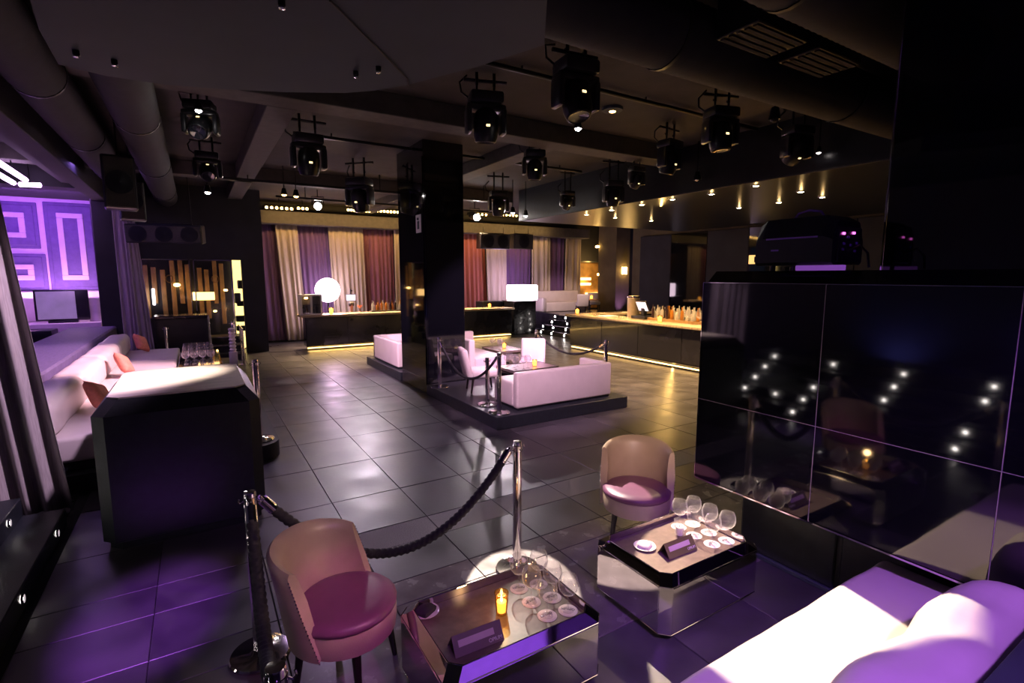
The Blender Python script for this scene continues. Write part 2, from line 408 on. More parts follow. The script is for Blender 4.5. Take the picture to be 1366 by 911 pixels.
bm = B(); cyl(bm, (0, 0, 0), (0, 0, zt2 - .3), .06); obj('pedestal', bm, 'black_metal', t)
NICHE_TABLE = (gy(48, 450, 16.95).x, 16.95, zt2)
# LED tubes on the side-room ceiling
for a, b in (((-6, 214), (34, 240)), ((-6, 230), (18, 244)), ((26, 246), (54, 247))):
    p, q = gz(*a, 4.3), gz(*b, 4.3)
    p.z = q.z = 4.3; bm = B(); tube(bm, [p, p.lerp(q, .5), q], .05, 8)
    t = thing('light_tube', 'glowing violet light tube on the side room ceiling', 'light tube', (0, 0, 0), 0, 'violet light tubes'); obj('tube', bm, 'tube_purple', t)
    bm = B(); cyl(bm, p.lerp(q, .5) + Vector((0, 0, .04)), p.lerp(q, .5) + Vector((0, 0, .5)), .012, n=6); obj('hanger', bm, 'black_metal', t)
area((-3.6, 16.6, 4.2), (-3.4, 18.4, 2.6), 2.4, .3, 70, (.5, .16, 1))
area((-3.6, 18.1, 1.75), (-3.5, 18.6, 3.2), 2.6, .1, 34, (.9, .4, .95))
point((-2.75, 17.55, 2.2), 14, (1, .62, .8), .1)
area((-2.5, 12.0, 4.2), (-2.1, 12.2, 1.0), .4, 5, 60, (.4, .2, 1))

# ---- header and half wall of the left booth
bm = B(); bx(bm, -2.05, -1.75, -2, 17.4, 4.15, 4.8, .01, 1); bx(bm, -2.5, -2.05, -2, 17.4, 4.45, 4.8); struct(obj('trim_5', bm, 'dark_wall'))
bm = B(); bx(bm, -2.1, -1.42, 16.6, 17.4, 0, 4.8, .02, 1); struct(obj('trim_6', bm, 'dark_wall'))
bm = B(); bx(bm, -2.75, -1.8, 6.6, 16.55, 0, 1.02, .03, 1); struct(obj('wall_booth', bm, 'ledge'))

# ---- entrance at the far left
YE = 17.2
ent = sempty('wall_entrance')
bm = B()
x0, x1 = gy(191, 400, YE).x, gy(325, 400, YE).x; zt = gy(260, 346, YE).z
bx(bm, -1.4, x0, YE, YE + .25, 0, 4.8); bx(bm, x1, 1.8, YE, YE + .25, 0, 4.8); bx(bm, x0, x1, YE, YE + .25, zt, 4.8)
obj('masonry', bm, 'dark_wall', ent)
bm = B(); bx(bm, x0 - .2, x1 + .2, YE + 1.4, YE + 1.5, 0, zt + .2); obj('lining', bm, 'black_satin', ent)
for k, px in enumerate((196, 207, 219, 232, 243, 252, 268, 277, 288, 297)):
    xx = gy(px, 390, YE + 1.35).x; h0 = gy(px, random.choice((405, 425, 432)), YE + 1.35).z
    bm = B(); bx(bm, xx - .06, xx + .06, YE + 1.3, YE + 1.39, max(h0, .3), zt + random.uniform(-.3, .15), .01, 1); obj('slat', bm, 'wood_amber', ent)
# glowing panel beside the glass, standing in for the lit room behind
bm = B(); bx(bm, gy(313, 400, YE + .9).x, gy(325, 400, YE + .9).x, YE + .9, YE + 1.0, .05, zt + .1); obj('lit_gap', bm, 'amber_glow', ent)
for py, hh, o1, o2 in ((378, .16, .4, 1), (396, .2, 0, .7), (404, .1, .2, 1), (424, .12, 0, 1), (437, .1, 0, 1)):  # dark boxes added to break up the glowing panel
    q0, q1, zz = gy(313, 400, YE + .7).x, gy(325, 400, YE + .7).x, gy(318, py, YE + .7).z
    bm = B(); bx(bm, q0 + (q1 - q0) * o1, q0 + (q1 - q0) * o2, YE + .6, YE + .8, zz - hh, zz + hh * .6, .02, 1); obj('glow_break', bm, 'black_satin', ent)
point((gy(240, 400, YE + .9).x, YE + .9, 2.0), 8, AMBER, .1)
def gpane(n, pa, pb):
    a, b = gy(pa, 400, YE).x, gy(pb, 400, YE).x
    o = sempty('window_%d' % n)
    bm = B(); bx(bm, a, b, YE + .02, YE + .03, 0, zt); obj('pane', bm, 'thin_glass', o)
    bm = B()
    for q in (a, b - .03): bx(bm, q, q + .03, YE - .02, YE + .06, 0, zt)
    bx(bm, a, b, YE - .02, YE + .06, zt - .03, zt); obj('window_frame', bm, 'chrome', o)
gpane(1, 192, 257); gpane(2, 261, 312)
for px, py in ((192, 398), (205, 396)):
    p = gy(px, py, YE + 1.1); bm = B(); bx(bm, -.035, .035, -.03, .03, -.24, .24, .02)
    o = tag(obj('wall_lamp', bm, 'led_dim'), 'slim white wall lamp behind the dark entrance glass', 'lamp', 'entrance wall lamps'); o.location = p
for px, py in ((226, 372), (287, 372)):
    p = gy(px, py, YE - .005); bm = B()
    tube(bm, [(p.x + .085 * math.cos(a), p.y, p.z + .10 * math.sin(a)) for a in (2 * PI * i / 16 for i in range(17))], .016, 6)
    tag(obj('door_emblem', bm, 'wood_amber'), 'small gold ring emblem on the entrance glass', 'emblem', 'gold ring emblems')
for px, py, r in ((236, 380, .09), (301, 387, .06), (287, 415, .05)):
    p = gy(px, py, YE + .9); t = thing('pendant_lamp', 'small glowing pendant lamp behind the entrance glass', 'lamp', p, 0, 'entrance pendant lamps')
    bm = B(); ball(bm, (0, 0, 0), r, 12, .6); obj('shade', bm, 'lamp_amber', t)
    bm = B(); cyl(bm, (0, 0, r * .5), (0, 0, zt + .3 - p.z), .006, n=6); obj('cord', bm, 'black_metal', t)
bm = B(); pc = gy(272, 395, YE + .8); bx(bm, pc.x - .28, pc.x + .28, pc.y - .02, pc.y + .02, pc.z - .12, pc.z + .12, .01)
tag(obj('lit_sign', bm, 'led_amber'), 'small blank glowing panel behind the entrance glass', 'sign')
# black box counter and entrance steps
YB = 15.9
t = thing('reception_counter', 'black box reception counter in front of the entrance glass', 'counter', (0, 0, 0))
xa, xb, zc = gy(207, 440, YB).x, gy(280, 440, YB).x, gy(245, 421, YB).z
bm = B(); bx(bm, xa, xb - .03, YB, YB + .8, 0, zc - .08, .01, 1); obj('body', bm, 'black_satin', t)
bm = B(); bx(bm, xa - .03, xb - .02, YB - .04, YB + .84, zc - .08, zc, .02, 1); obj('countertop', bm, 'bar_front', t)
bm = B(); bx(bm, xb - .03, xb + .01, YB - .045, YB, 0, zc, .004, 1); obj('edge_strip', bm, 'chrome', t)
t = thing('entrance_steps', 'dark entrance steps with pale nosings beside the reception counter', 'steps', (0, 0, 0))
sx0, sx1 = gy(283, 450, YB).x, gy(326, 450, YB).x
for k in range(3):
    bm = B(); bx(bm, sx0, sx1, YB + .35 * k - .1, YE - .05, .2 * k, .2 * k + .2); obj('step', bm, 'black_satin', t)
    bm = B(); bx(bm, sx0, sx1, YB + .35 * k - .12, YB + .35 * k - .09, .2 * k + .17, .2 * k + .202); obj('nosing', bm, 'chrome', t)
t = thing('handrail', 'chrome handrail on posts beside the entrance steps', 'handrail', (0, 0, 0))
hx = gy(322, 450, 15.4).x
for yy in (14.9, 15.7):
    bm = B(); cyl(bm, (hx, yy, 0), (hx, yy, .95), .025); obj('post', bm, 'chrome', t)
for zz in (.93, .55):
    bm = B(); cyl(bm, (hx, 14.85, zz), (hx, 16.2, zz), .02); obj('rail', bm, 'chrome', t)

# ---- glossy slab partition on the right
XP = 3.5
part = sempty('wall_right')
bm = B()
prism_pts = [(3.515, .62), (3.515, 2.245), (3.62, 2.335), (4.15, 2.335), (4.15, .62)]
rings(bm, [[Vector((x + (0 if e else 0), y, z)) for x, z in prism_pts] for y, e in ((-2, 0), (2.715, 1))])
obj('core', bm, 'black_gloss', part, 0)
zs = [.62, 1.291, 2.243]; ysl = [-1.95, -1.03, -.1, .845, 1.79, 2.738]
for i in range(2):
    for j in range(5):
        bm = B(); bx(bm, 3.5, 3.514, ysl[j] + .002, ysl[j + 1] - .002, zs[i] + .002, zs[i + 1] - .002, .0015, 1); obj('slab', bm, 'black_gloss', part, 0)
bm = B()
for yy in ysl[1:-1]: bx(bm, 3.5012, 3.513, yy - .0021, yy + .0021, zs[0], zs[2])
bx(bm, 3.5012, 3.513, ysl[0], ysl[-1], zs[1] - .0021, zs[1] + .0021); obj('joint', bm, 'joint', part)
bm = B(); bx(bm, 3.497, 3.52, -1.95, 2.74, .606, .618); obj('bottom_rail', bm, 'mirror_edge', part)
bm = B(); bx(bm, 3.497, 3.516, -1.95, 2.74, 2.2435, 2.247); bx(bm, 3.4975, 3.516, 2.7385, 2.742, .62, 2.245); obj('edge_line', bm, 'mirror_edge', part)
bm = B(); bx(bm, 3.83, 4.1, -2, 2.5, 0, .62); obj('plinth', bm, 'dark_wall', part)
for y0, y1 in ((-1.9, -.1), (-.08, 1.70), (1.74, 2.48)):
    bm = B(); bx(bm, 3.80, 3.83, y0, y1, .04, .60, .008, 1); obj('panel', bm, 'block_black', part)
bm = B(); bx(bm, 3.78, 3.83, -2, 2.5, 0, .035, .004, 1); obj('skirting', bm, 'soffit', part)
# square black pillar rising behind the partition
bm = B(); bx(bm, 4.22, 5.6, -1.5, 1.79, 0, 4.8, .012, 1); pl = struct(obj('wall_pillar', bm, 'black_gloss'))
bm = B(); bx(bm, 4.212, 4.222, 1.782, 1.792, 0, 4.8); obj('edge_line', bm, 'mirror_edge', pl)  # bright strip added for the highlight along the pillar edge
# small low wall behind the near sofa
bm = B(); bx(bm, 1.0, 3.46, .06, .53, 0, .9, .03, 2); struct(obj('wall_low', bm, 'soffit'))

# ---- tall mirror-black column on the island
bm = B(); bx(bm, 3.735, 4.56, 9.23, 10.65, 0, 4.8, .008, 1); colm = struct(obj('wall_column', bm, 'black_gloss'))
bm = B(); bx(bm, 3.722, 3.735, 9.26, 10.62, .02, 4.5, .004, 1); bx(bm, 3.76, 4.535, 9.217, 9.23, .22, 4.5, .004, 1); obj('facing', bm, 'black_gloss', colm)
p = gx(558.5, 298.5, 3.722)
s = thing('notice_sign', 'small white pictogram sign on the black mirror column', 'sign', (3.721, p.y, p.z))
bm = B(); bx(bm, -.008, 0, -.13, .13, -.17, .17, .004, 1); obj('plate', bm, 'sign_white', s)
bm = B(); bx(bm, -.011, -.008, -.05, .05, -.1, .05); ball(bm, (-.009, 0, .09), .03, 8); obj('pictogram', bm, 'soffit', s)
# ================================================================== FOREGROUND
# ---- staircase with step lights left of the camera (its lights mirror in the slab partition)
t = thing('staircase', 'wide dark staircase studded with round white step lights beside the hanging drape', 'stairs', (0, 0, 0))
stepled = None
for k in range(5):
    bm = B(); bx(bm, -3.2, -1.16 - .29 * k, -1.5, 6.0, .17 * k, .17 * k + .17, .008, 1); st = obj('step', bm, 'block_black', t)
for k, yy in [(k, 5.6) for k in range(5)] + [(k, 4.54) for k in (0, 1, 2, 4)] + [(k, 3.5) for k in (1, 2, 3, 4)] + [(k, 2.43) for k in (0, 1, 3, 4)] + [(1, 5.02), (0, 1.3), (1, 1.3), (3, 1.3)]:
    if stepled is None:
        bm = B(); lathe(bm, [(0, .0005), (.027, .0005), (.027, .003), (0, .003)], 14, M=Matrix.Rotation(PI / 2, 4, 'Y')); o = obj('step_light', bm, 'led_white', t); stepled = o.data
        bm = B(); lathe(bm, [(.0275, 0), (.0275, .014), (.034, .014), (.034, 0)], 16, ends=False, M=Matrix.Rotation(PI / 2, 4, 'Y')); bz = obj('bezel', bm, 'napkin_black', o); bezel = bz.data
    else: o = link('step_light', stepled, t); link('bezel', bezel, o)
    o.location = (-1.158 - .29 * k, yy, .1 + .17 * k)

# ---- low mirrored tables
def mirror_table(loc, label, s=1):
    W, D, H, c = .98, .69, .42, .055
    t = thing('mirror_table', label, 'table', loc, 0, None, s)
    a, b = W / 2, D / 2
    bm = B()   # chamfered corner posts, top and bottom bevel strips
    def octo(ix, z): # outline of a rectangle with cut corners, inset ix
        A, Bb, q = a - ix, b - ix, c
        return [Vector(p + (z,)) for p in ((-A + q, -Bb), (A - q, -Bb), (A, -Bb + q), (A, Bb - q), (A - q, Bb), (-A + q, Bb), (-A, Bb - q), (-A, -Bb + q))]
    rings(bm, [octo(.05, 0), octo(0, .05), octo(0, H - .05), octo(.055, H), octo(.06, H), octo(.06, H - .05)], True)
    obj('body', bm, 'mirror', t, 0)
    for sx, sy in ((0, -1), (0, 1), (-1, 0), (1, 0)):
        bm = B()
        if sy: bx(bm, -a + c + .006, a - c - .006, sy * b - .003, sy * b + .003, .056, H - .056, .002, 1)
        else: bx(bm, sx * a - .003, sx * a + .003, -b + c + .006, b - c - .006, .056, H - .056, .002, 1)
        obj('mirror_panel', bm, 'mirror', t, 0)
    bm = B(); bx(bm, -a + .062, a - .062, -b + .062, b - .062, H - .052, H - .048); obj('tabletop', bm, 'tray', t, 0)
    bm = B()
    for oc, r in ((octo(.0555, H), .0035), (octo(0, H - .05), .003), (octo(0, .05), .003)): tube(bm, oc + [oc[0]], r, 6)
    obj('edge_line', bm, 'mirror_edge', t)  # bright tubes added for the glint along the glass edges
    return t
T1, T2 = (1.365, 2.35, 0), (2.84, 2.35, 0)
mirror_table(T1, 'low mirrored table with violet bevels and a lit candle beside the studded tub chair')
mirror_table(T2, 'low mirrored table with a brightly lit top beside the black slab partition')
ZT = .372   # tray surface

# ---- balloon glasses on printed coasters
cup = textmesh('OPIUM', .026)
def make_glass():
    bm = B()
    lathe(bm, [(.0, .0), (.034, .0), (.034, .0012), (.012, .003), (.0055, .012), (.005, .085), (.012, .095), (.036, .108), (.052, .13), (.0585, .155), (.056, .185), (.046, .214),
               (.0445, .214), (.0545, .185), (.057, .155), (.0505, .131), (.035, .11), (.008, .1), (.0, .099)], 28)
    return obj('balloon_glass', bm, 'glass', None, 60)
def make_coaster():
    bm = B(); lathe(bm, [(.056, 0), (.057, .001), (.056, .002)], 28); o = obj('coaster', bm, 'coaster', None, 50)
    l = link('lettering', cup, o, (0, -.012, .0022)); l.data.materials.clear(); l.data.materials.append(MATS['ink'])
    return o
glass0 = coaster0 = None
def glass_at(p, lab, grp, clab, cgrp):
    global glass0, coaster0
    rz = random.uniform(2.2, 3.6)
    if glass0 is None:
        glass0, coaster0 = make_glass(), make_coaster(); c, g = coaster0, glass0
    else:
        g = glass0.copy(); C.objects.link(g); c = dup(coaster0, p)
    c.location = p; c.rotation_euler = (0, 0, rz); g.location = p + Vector((0, 0, .0028)); g.rotation_euler = (0, 0, rz)
    tag(g, lab, 'glass', grp); tag(c, clab, 'coaster', cgrp)
GRID = ((.222, .15), (.214, .0), (.222, -.15), (.352, -.175), (.344, -.03), (.352, .125))
for x, y in GRID:
    glass_at(Vector((T1[0] + x, T1[1] + y, ZT + .001)), 'empty balloon glass on the table with the lit candle', 'balloon glasses on the candle table', 'round white printed coaster on the table with the lit candle', 'coasters on the candle table')
for x, y in GRID:
    glass_at(Vector((T2[0] + x, T2[1] + y + .02, ZT + .001)), 'empty balloon glass on the brightly lit mirrored table', 'balloon glasses on the lit table', 'round white printed coaster on the brightly lit mirrored table', 'coasters on the lit table')

# ---- candles, cards, saucers
def candle(p, label, lit=True, s=1):
    t = thing('candle_holder', label, 'candle', p, 0, None, s)
    bm = B(); lathe(bm, [(0, 0), (.032, 0), (.042, .13), (.039, .13), (.0295, .012), (0, .012)], 28); obj('tumbler', bm, 'candle_glass' if lit else 'glass', t)
    bm = B(); lathe(bm, [(0, .013), (.024, .013), (.028, .075), (.01, .07), (0, .068)], 20); obj('wax', bm, 'wax' if lit else 'white_china', t)
    if lit:
        bm = B(); lathe(bm, [(0, .068), (.007, .078), (.008, .088), (.003, .105), (0, .112)], 12); obj('flame', bm, 'flame', t)
        point(p + Vector((0, 0, .17 * s)), 1.2, (1, .6, .25), .03)
    else:
        bm = B(); cyl(bm, (0, 0, .068), (0, 0, .085), .0015, n=6); obj('wick', bm, 'ink', t)
    return t
candle(gz(669, 818, ZT), 'lit candle in an amber glass tumbler on the mirrored table')
candle(gz(906, 715, ZT), 'clear glass tumbler holding an unlit candle on the brightly lit table', False)
def tent_card(pa, pb, label, mcol, h=.085, tcol='white_ink'):
    a, b = gz(*pa, ZT), gz(*pb, ZT); d = b - a; wdt = d.length; c = (a + b) / 2; rz = math.atan2(d.y, d.x)
    t = thing('tent_card', label, 'card', c, rz)
    dep = .055
    bm = B(); rings(bm, [[Vector((x, 0, .0005)), Vector((x, dep, h)), Vector((x, dep + .002, h)), Vector((x, .002, .0005))] for x in (-wdt / 2, wdt / 2)]); obj('front_leaf', bm, mcol, t, 0)
    bm = B(); rings(bm, [[Vector((x, 2 * dep, .0005)), Vector((x, dep + .002, h)), Vector((x, dep, h)), Vector((x, 2 * dep - .002, .0005))] for x in (-wdt / 2, wdt / 2)]); obj('back_leaf', bm, mcol, t, 0)
    tl = math.atan2(h, dep)
    def onf(u, v): return Vector((u, v * math.cos(tl), v * math.sin(tl))) + Vector((0, -math.sin(tl), math.cos(tl))) * .0012
    L = math.hypot(h, dep)
    bm = B(); bm.faces.new([bm.verts.new(onf(*q)) for q in ((-wdt * .4, L * .42), (wdt * .33, L * .42), (wdt * .33, L * .74), (-wdt * .4, L * .74))]); obj('printed_strip', bm, 'card_strip', t, 0)
    me = textmesh('OPIUM', .022 * wdt / .24); me.materials.clear(); me.materials.append(MATS[tcol])
    l = link('lettering', me, t, onf(wdt * .33, L * .2), (tl, 0, 0))
    return t
tent_card((608, 879), (673, 853), 'mauve folded tent card on the table with the lit candle', 'card')
tent_card((893, 747), (930, 732), 'olive folded tent card on the brightly lit mirrored table', 'card_olive', .09)
def saucer(p, label, nm, nlab):
    t = thing('saucer', label, 'saucer', p)
    bm = B(); lathe(bm, [(0, 0), (.05, 0), (.076, .012), (.078, .014), (.05, .006), (0, .004)], 32); obj('dish', bm, 'white_china', t)
    bm = B()
    pts = []
    for k, (sz, z) in enumerate(((.052, .006), (.05, .014), (.048, .022), (.044, .03))):
        pts.append([Vector((sz * sx * (1 + .08 * math.sin(3 * k + i)), sz * .8 * sy, z + .006 * math.sin(i * 2.1 + k))) for i, (sx, sy) in enumerate(((-1, -1), (0, -1.05), (1, -1), (1.1, 0), (1, 1), (0, 1.05), (-1, 1), (-1.05, 0)))])
    rings(bm, pts); n = tag(obj('napkin', bm, nm, None, 60), nlab, 'napkin'); n.location = Vector(p) + Vector((0, 0, .001)); n.rotation_euler = (0, 0, .5)
saucer(gz(568, 817, ZT), 'white saucer under the folded black napkin', 'napkin_black', 'folded black napkin lying on a white saucer')
saucer(gz(860, 730, ZT), 'white saucer under the folded pale napkin', 'napkin_pink', 'folded pale pink napkin lying on a white saucer')

# ---- tub chairs
def make_chair(name, label, loc, rz, group=None, m='taupe_leather', ms='seat_leather', stud=True, s=1):
    t = thing(name, label, 'chair', loc, rz, group, s)
    R = .29
    def outline(r, z, k=24):
        return [Vector((r * math.sin(2 * PI * i / k) * 1.0, r * (-math.cos(2 * PI * i / k)) * (1.0 if math.cos(2 * PI * i / k) > 0 else .95), z)) for i in range(k)]
    bm = B(); rings(bm, [outline(R - .03, .28), outline(R - .005, .295), outline(R, .33), outline(R, .40), outline(R - .006, .42)]); obj('apron', bm, m, t, 50)
    bm = B(); rings(bm, [outline(R - .012, .418), outline(R + .002, .428), outline(R + .004, .452), outline(R - .02, .472), outline(R - .08, .482), outline(.05, .486)]); obj('seat', bm, ms, t, 60)
    # wrapped backrest, open towards local -Y
    bm = B(); rs = []
    n = 28; span = math.radians(88)
    for i in range(n + 1):
        f_ = 2 * i / n - 1; e = abs(f_)
        top = .82 - .05 * e ** 2 if e < .8 else .788 - (e - .8) / .2 * .02
        lean = .10
        prof = []
        for th, z, o in ((0, .30, 0), (0, .55, lean * .45), (0, top - .02, lean), (-.02, top, lean), (-.055, top - .012, lean), (-.075, top - .06, lean * .9), (-.085, .6, lean * .5), (-.07, .44, .0), (-.05, .32, 0)):
            ro = R + .02 + o * (1 - .75 * e ** 2) + th * (1 - .25 * e)
            a = f_ * math.radians(98 - 32 * max(0, min(1, (z - .3) / .5)))
            prof.append(Vector((ro * math.sin(a), ro * math.cos(a), z)))
        rs.append(prof)
    rings(bm, rs); back = obj('backrest', bm, m, t, 60)
    # piping / stud line along both front edges
    if stud:
        bm = B()
        for sd in (0, n):
            pr = rs[sd]
            for u in range(22):
                q = pr[0].lerp(pr[1], u / 11) if u < 11 else pr[1].lerp(pr[2], (u - 11) / 11)
                ball(bm, q * 1.0 + Vector((q.x, q.y, 0)).normalized() * .002, .0052, 6)
        nh = obj('nailheads', bm, 'chrome', back); nh['kind'] = 'stuff'
    for sx, sy in ((-1, -1), (1, -1), (-1, 1), (1, 1)):
        bm = B(); cyl(bm, (sx * .17, sy * .17, .29), (sx * .2, sy * .2, 0), .026, .015, 10); obj('leg', bm, 'legs', t)
    return t
chair1 = make_chair('tub_chair', 'taupe leather tub chair with nailhead edge and plum seat beside the rope stanchion', (.61, 2.83, 0), math.radians(44))
make_chair('tub_chair', 'taupe leather tub chair facing the brightly lit mirrored table', (3.17, 3.08, 0), math.radians(-46))

# ---- stanchions and ropes
def make_stanchion(label, loc, group=None, h=1.0, br=1.0):
    t = thing('stanchion', label, 'stanchion', loc, 0, group)
    bm = B(); lathe(bm, [(0, 0), (.17 * br, 0), (.172 * br, .012), (.165 * br, .022), (.06, .034), (.04, .045), (0, .045)], 36); obj('base', bm, 'chrome', t)
    bm = B(); lathe(bm, [(0, .04), (.034, .04), (.034, h + .035), (.031, h + .045), (0, h + .047)], 24); obj('post', bm, 'chrome', t)
    bm = B(); lathe(bm, [(.0342, h - .03), (.037, h - .028), (.037, h + .012), (.0342, h + .014)], 24, ends=False)
    for a in range(4):
        d = Vector((math.cos(a * PI / 2), math.sin(a * PI / 2), 0))
        tube(bm, [d * .035 + Vector((0, 0, h - .01)), d * .052 + Vector((0, 0, h - .022)), d * .062 + Vector((0, 0, h - .01)), d * .058 + Vector((0, 0, h + .008))], .005, 6)
    obj('collar', bm, 'chrome', t)
    return t
def rope(p0, p1, sag, label, r=.03, fine=True, hook=.055):
    p0, p1 = Vector(p0), Vector(p1); d = (p1 - p0); dh = Vector((d.x, d.y, 0)).normalized()
    a, b = p0 + dh * hook, p1 - dh * hook
    t = thing('barrier_rope', label, 'rope', (0, 0, 0))
    L = (b - a).length; n = int(L * (1.25 if sag > .3 else 1.1) / (.011 if fine else .06))
    pts = [a.lerp(b, i / n) - Vector((0, 0, 4 * sag * (i / n) * (1 - i / n))) for i in range(n + 1)]
    k0 = 0; acc = 0
    while acc < .11 and k0 < n // 3: acc += (pts[k0 + 1] - pts[k0]).length; k0 += 1
    def braid(an, s):
        w_ = abs(((an + PI) % (2 * PI)) - PI); w2 = abs(((2 * an) % (2 * PI)) - PI)
        return 1 + .15 * math.sin(s * 150 + w2 * 1.6) 
    bm = B(); tube(bm, pts[k0 - 1:n - k0 + 2], r, 14 if fine else 8, braid if fine else None); obj('cord', bm, 'rope', t, 60)
    for q in (pts[:k0 + 1], pts[n - k0:][::-1]):
        bm = B(); e0, e1 = q[0], q[-1]; dd = (e1 - e0).normalized()
        cyl(bm, e0 + dd * .02, e1, r * 1.05, n=18); cyl(bm, e0 - dd * .01, e0 + dd * .02, r * .35, r * .7, 12); obj('ferrule', bm, 'chrome', t)
    return t
SL, SR, SN = (.19, 3.25, 0), (2.02, 3.21, 0), (.138, 1.69, 0)
make_stanchion('chrome rope stanchion beside the studded tub chair, two ropes clipped on', SL)
make_stanchion('chrome rope stanchion standing at the bright floor strip behind the candle table', SR)
make_stanchion('chrome rope stanchion with only its top in view, rope coming down to it', SN)
rope((.19, 3.27, .99), (2.02, 3.23, .99), .58, 'black braided rope sagging across behind the studded tub chair')
rope((.19, 3.25, .99), (.138, 1.69, .99), .36, 'black braided rope hanging steeply down beside the studded tub chair')

# ---- near sofa
t = thing('sofa', 'white leather sofa lit violet, tucked against the black slab partition', 'sofa', (0, 0, 0))
def soft(bm, x0, x1, y0, y1, z0, z1, bev, seed=0, amp=.012, nx=26, ny=8):
    """rounded upholstered block with gentle waves"""
    r = bx(bm, x0, x1, y0, y1, z0, z1)
    es = [e for v in r for e in v.link_edges]; es = list(set(es))
    bmesh.ops.bevel(bm, geom=es, offset=bev, segments=5, profile=.5, affect='EDGES', clamp_overlap=True)
    for ax, cnt, lo, hi in ((0, nx, x0 + bev, x1 - bev), (1, ny, y0 + bev, y1 - bev)):
        for k in range(1, cnt):
            q = lo + (hi - lo) * k / cnt; no = Vector((1, 0, 0)) if ax == 0 else Vector((0, 1, 0))
            bmesh.ops.bisect_plane(bm, geom=list(bm.verts) + list(bm.edges) + list(bm.faces), plane_co=no * q, plane_no=no)
    for v in bm.verts:
        if v.co.z > z0 + .05:
            v.co.z += amp * (math.sin(v.co.x * 7.3 + seed) * math.cos(v.co.y * 5.1 + seed * 2) + .5 * math.sin(v.co.x * 17 + v.co.y * 9 + seed))
            v.co.y += amp * .6 * math.sin(v.co.x * 9.1 + seed * 3)
bm = B(); bx(bm, .9, 3.66, .62, 1.36, .0, .13, .01, 1); obj('plinth', bm, 'black_satin', t)
bm = B(); soft(bm, .85, 3.74, .6, 1.43, .12, .47, .06, 1, .005); obj('seat', bm, 'white_leather', t, 80)
bm = B(); soft(bm, .85, 3.42, .56, .92, .40, .79, .15, 2, .02, 36, 4); obj('backrest', bm, 'white_leather', t, 80)

# ---- black half wall on the left
t = thing('half_wall', 'chunky black half wall with a bright pale top beside the booth sofa', 'half wall', (0, 0, 0))
x0, x1, y0, y1, h, c = -.80, .44, 5.17, 6.8, 1.28, .11
bm = B()
def ch(ix, z, cc=.09):
    a0, a1, b0, b1 = x0 + ix, x1 - ix, y0 + ix, y1 - ix
    return [Vector(p + (z,)) for p in ((a0 + cc, b0), (a1 - cc, b0), (a1, b0 + cc), (a1, b1 - cc), (a1 - cc, b1), (a0 + cc, b1), (a0, b1 - cc), (a0, b0 + cc))]
rings(bm, [ch(.04, 0), ch(.04, .06), ch(0, .08), ch(0, h - .12), ch(.10, h)]); obj('body', bm, 'block_black', t, 0)
bm = B(); rings(bm, [ch(.101, h), ch(.101, h + .012), ch(.106, h + .014)]); obj('top_slab', bm, 'block_top', t, 0)
# ================================================================== LEFT BOOTH AND ISLAND
# ---- drapes
def drape(name, label, top, bot, m, folds, depth, group=None, pinch=None, rows=24, cat='curtain'):
    """top/bot = (start point, end point); hanging cloth with folds"""
    t0, t1, b0, b1 = (Vector(p) for p in (*top, *bot))
    cols = folds * 8
    nrm = (t1 - t0).cross(Vector((0, 0, 1))).normalized()
    bm = B(); vs = []
    for layer in (0, 1):
        g = []
        for i in range(rows + 1):
            v = i / rows; r = []
            e = v if pinch is None else v ** pinch
            for j in range(cols + 1):
                u = j / cols
                p = t0.lerp(t1, u).lerp(b0.lerp(b1, u), e); p.z = t0.lerp(t1, u).z * (1 - v) + b0.lerp(b1, u).z * v
                ph = 2 * PI * folds * u + .9 * math.sin(u * 9.0) + .5 * math.sin(v * 3 + u * 5)
                p += nrm * (depth * math.sin(ph) * (.55 + .45 * v) + .3 * depth * math.sin(ph * .37 + 1.3) + layer * .008)
                r.append(bm.verts.new(p))
            g.append(r)
        vs.append(g)
        for i in range(rows):
            for j in range(cols): bm.faces.new((g[i][j], g[i][j + 1], g[i + 1][j + 1], g[i + 1][j]))
    a, b = vs
    for i in range(rows):
        for j in (0, cols): bm.faces.new((a[i][j], a[i + 1][j], b[i + 1][j], b[i][j]))
    for j in range(cols):
        for i in (0, rows): bm.faces.new((a[i][j], b[i][j], b[i][j + 1], a[i][j + 1]))
    o = obj(name, bm, m, None, 180); tag(o, label, cat, group); return o
YD = 6.35
xr0, xr1 = gy(6, 250, YD).x, gy(104, 672, YD).x
drape('drape', 'tall heavy grey drape hanging to the floor beside the staircase', ((xr0 - 1.1, YD, 4.14), (xr0 - .12, YD, 4.14)), ((xr1 - 1.15, YD + .02, .03), (xr1 - .02, YD, .03)), 'drape_grey', 6, .075, pinch=1.15)
YD = 15.0
def dx(px, py): return gy(px, py, YD).x
drape('drape', 'lilac drape gathered beside the violet niche opening', ((dx(146, 250), YD, 4.14), (dx(165, 250), YD, 4.14)), ((dx(165, 440), YD, .22), (dx(186, 440), YD, .22)), 'drape_lilac', 3, .07)
drape('drape', 'narrow taupe drape gathered beside the entrance wall', ((dx(164, 250), YD - .05, 4.14), (dx(174, 250), YD - .05, 4.14)), ((dx(185, 440), YD - .05, .22), (dx(206, 440), YD - .05, .22)), 'drape_grey', 3, .06)

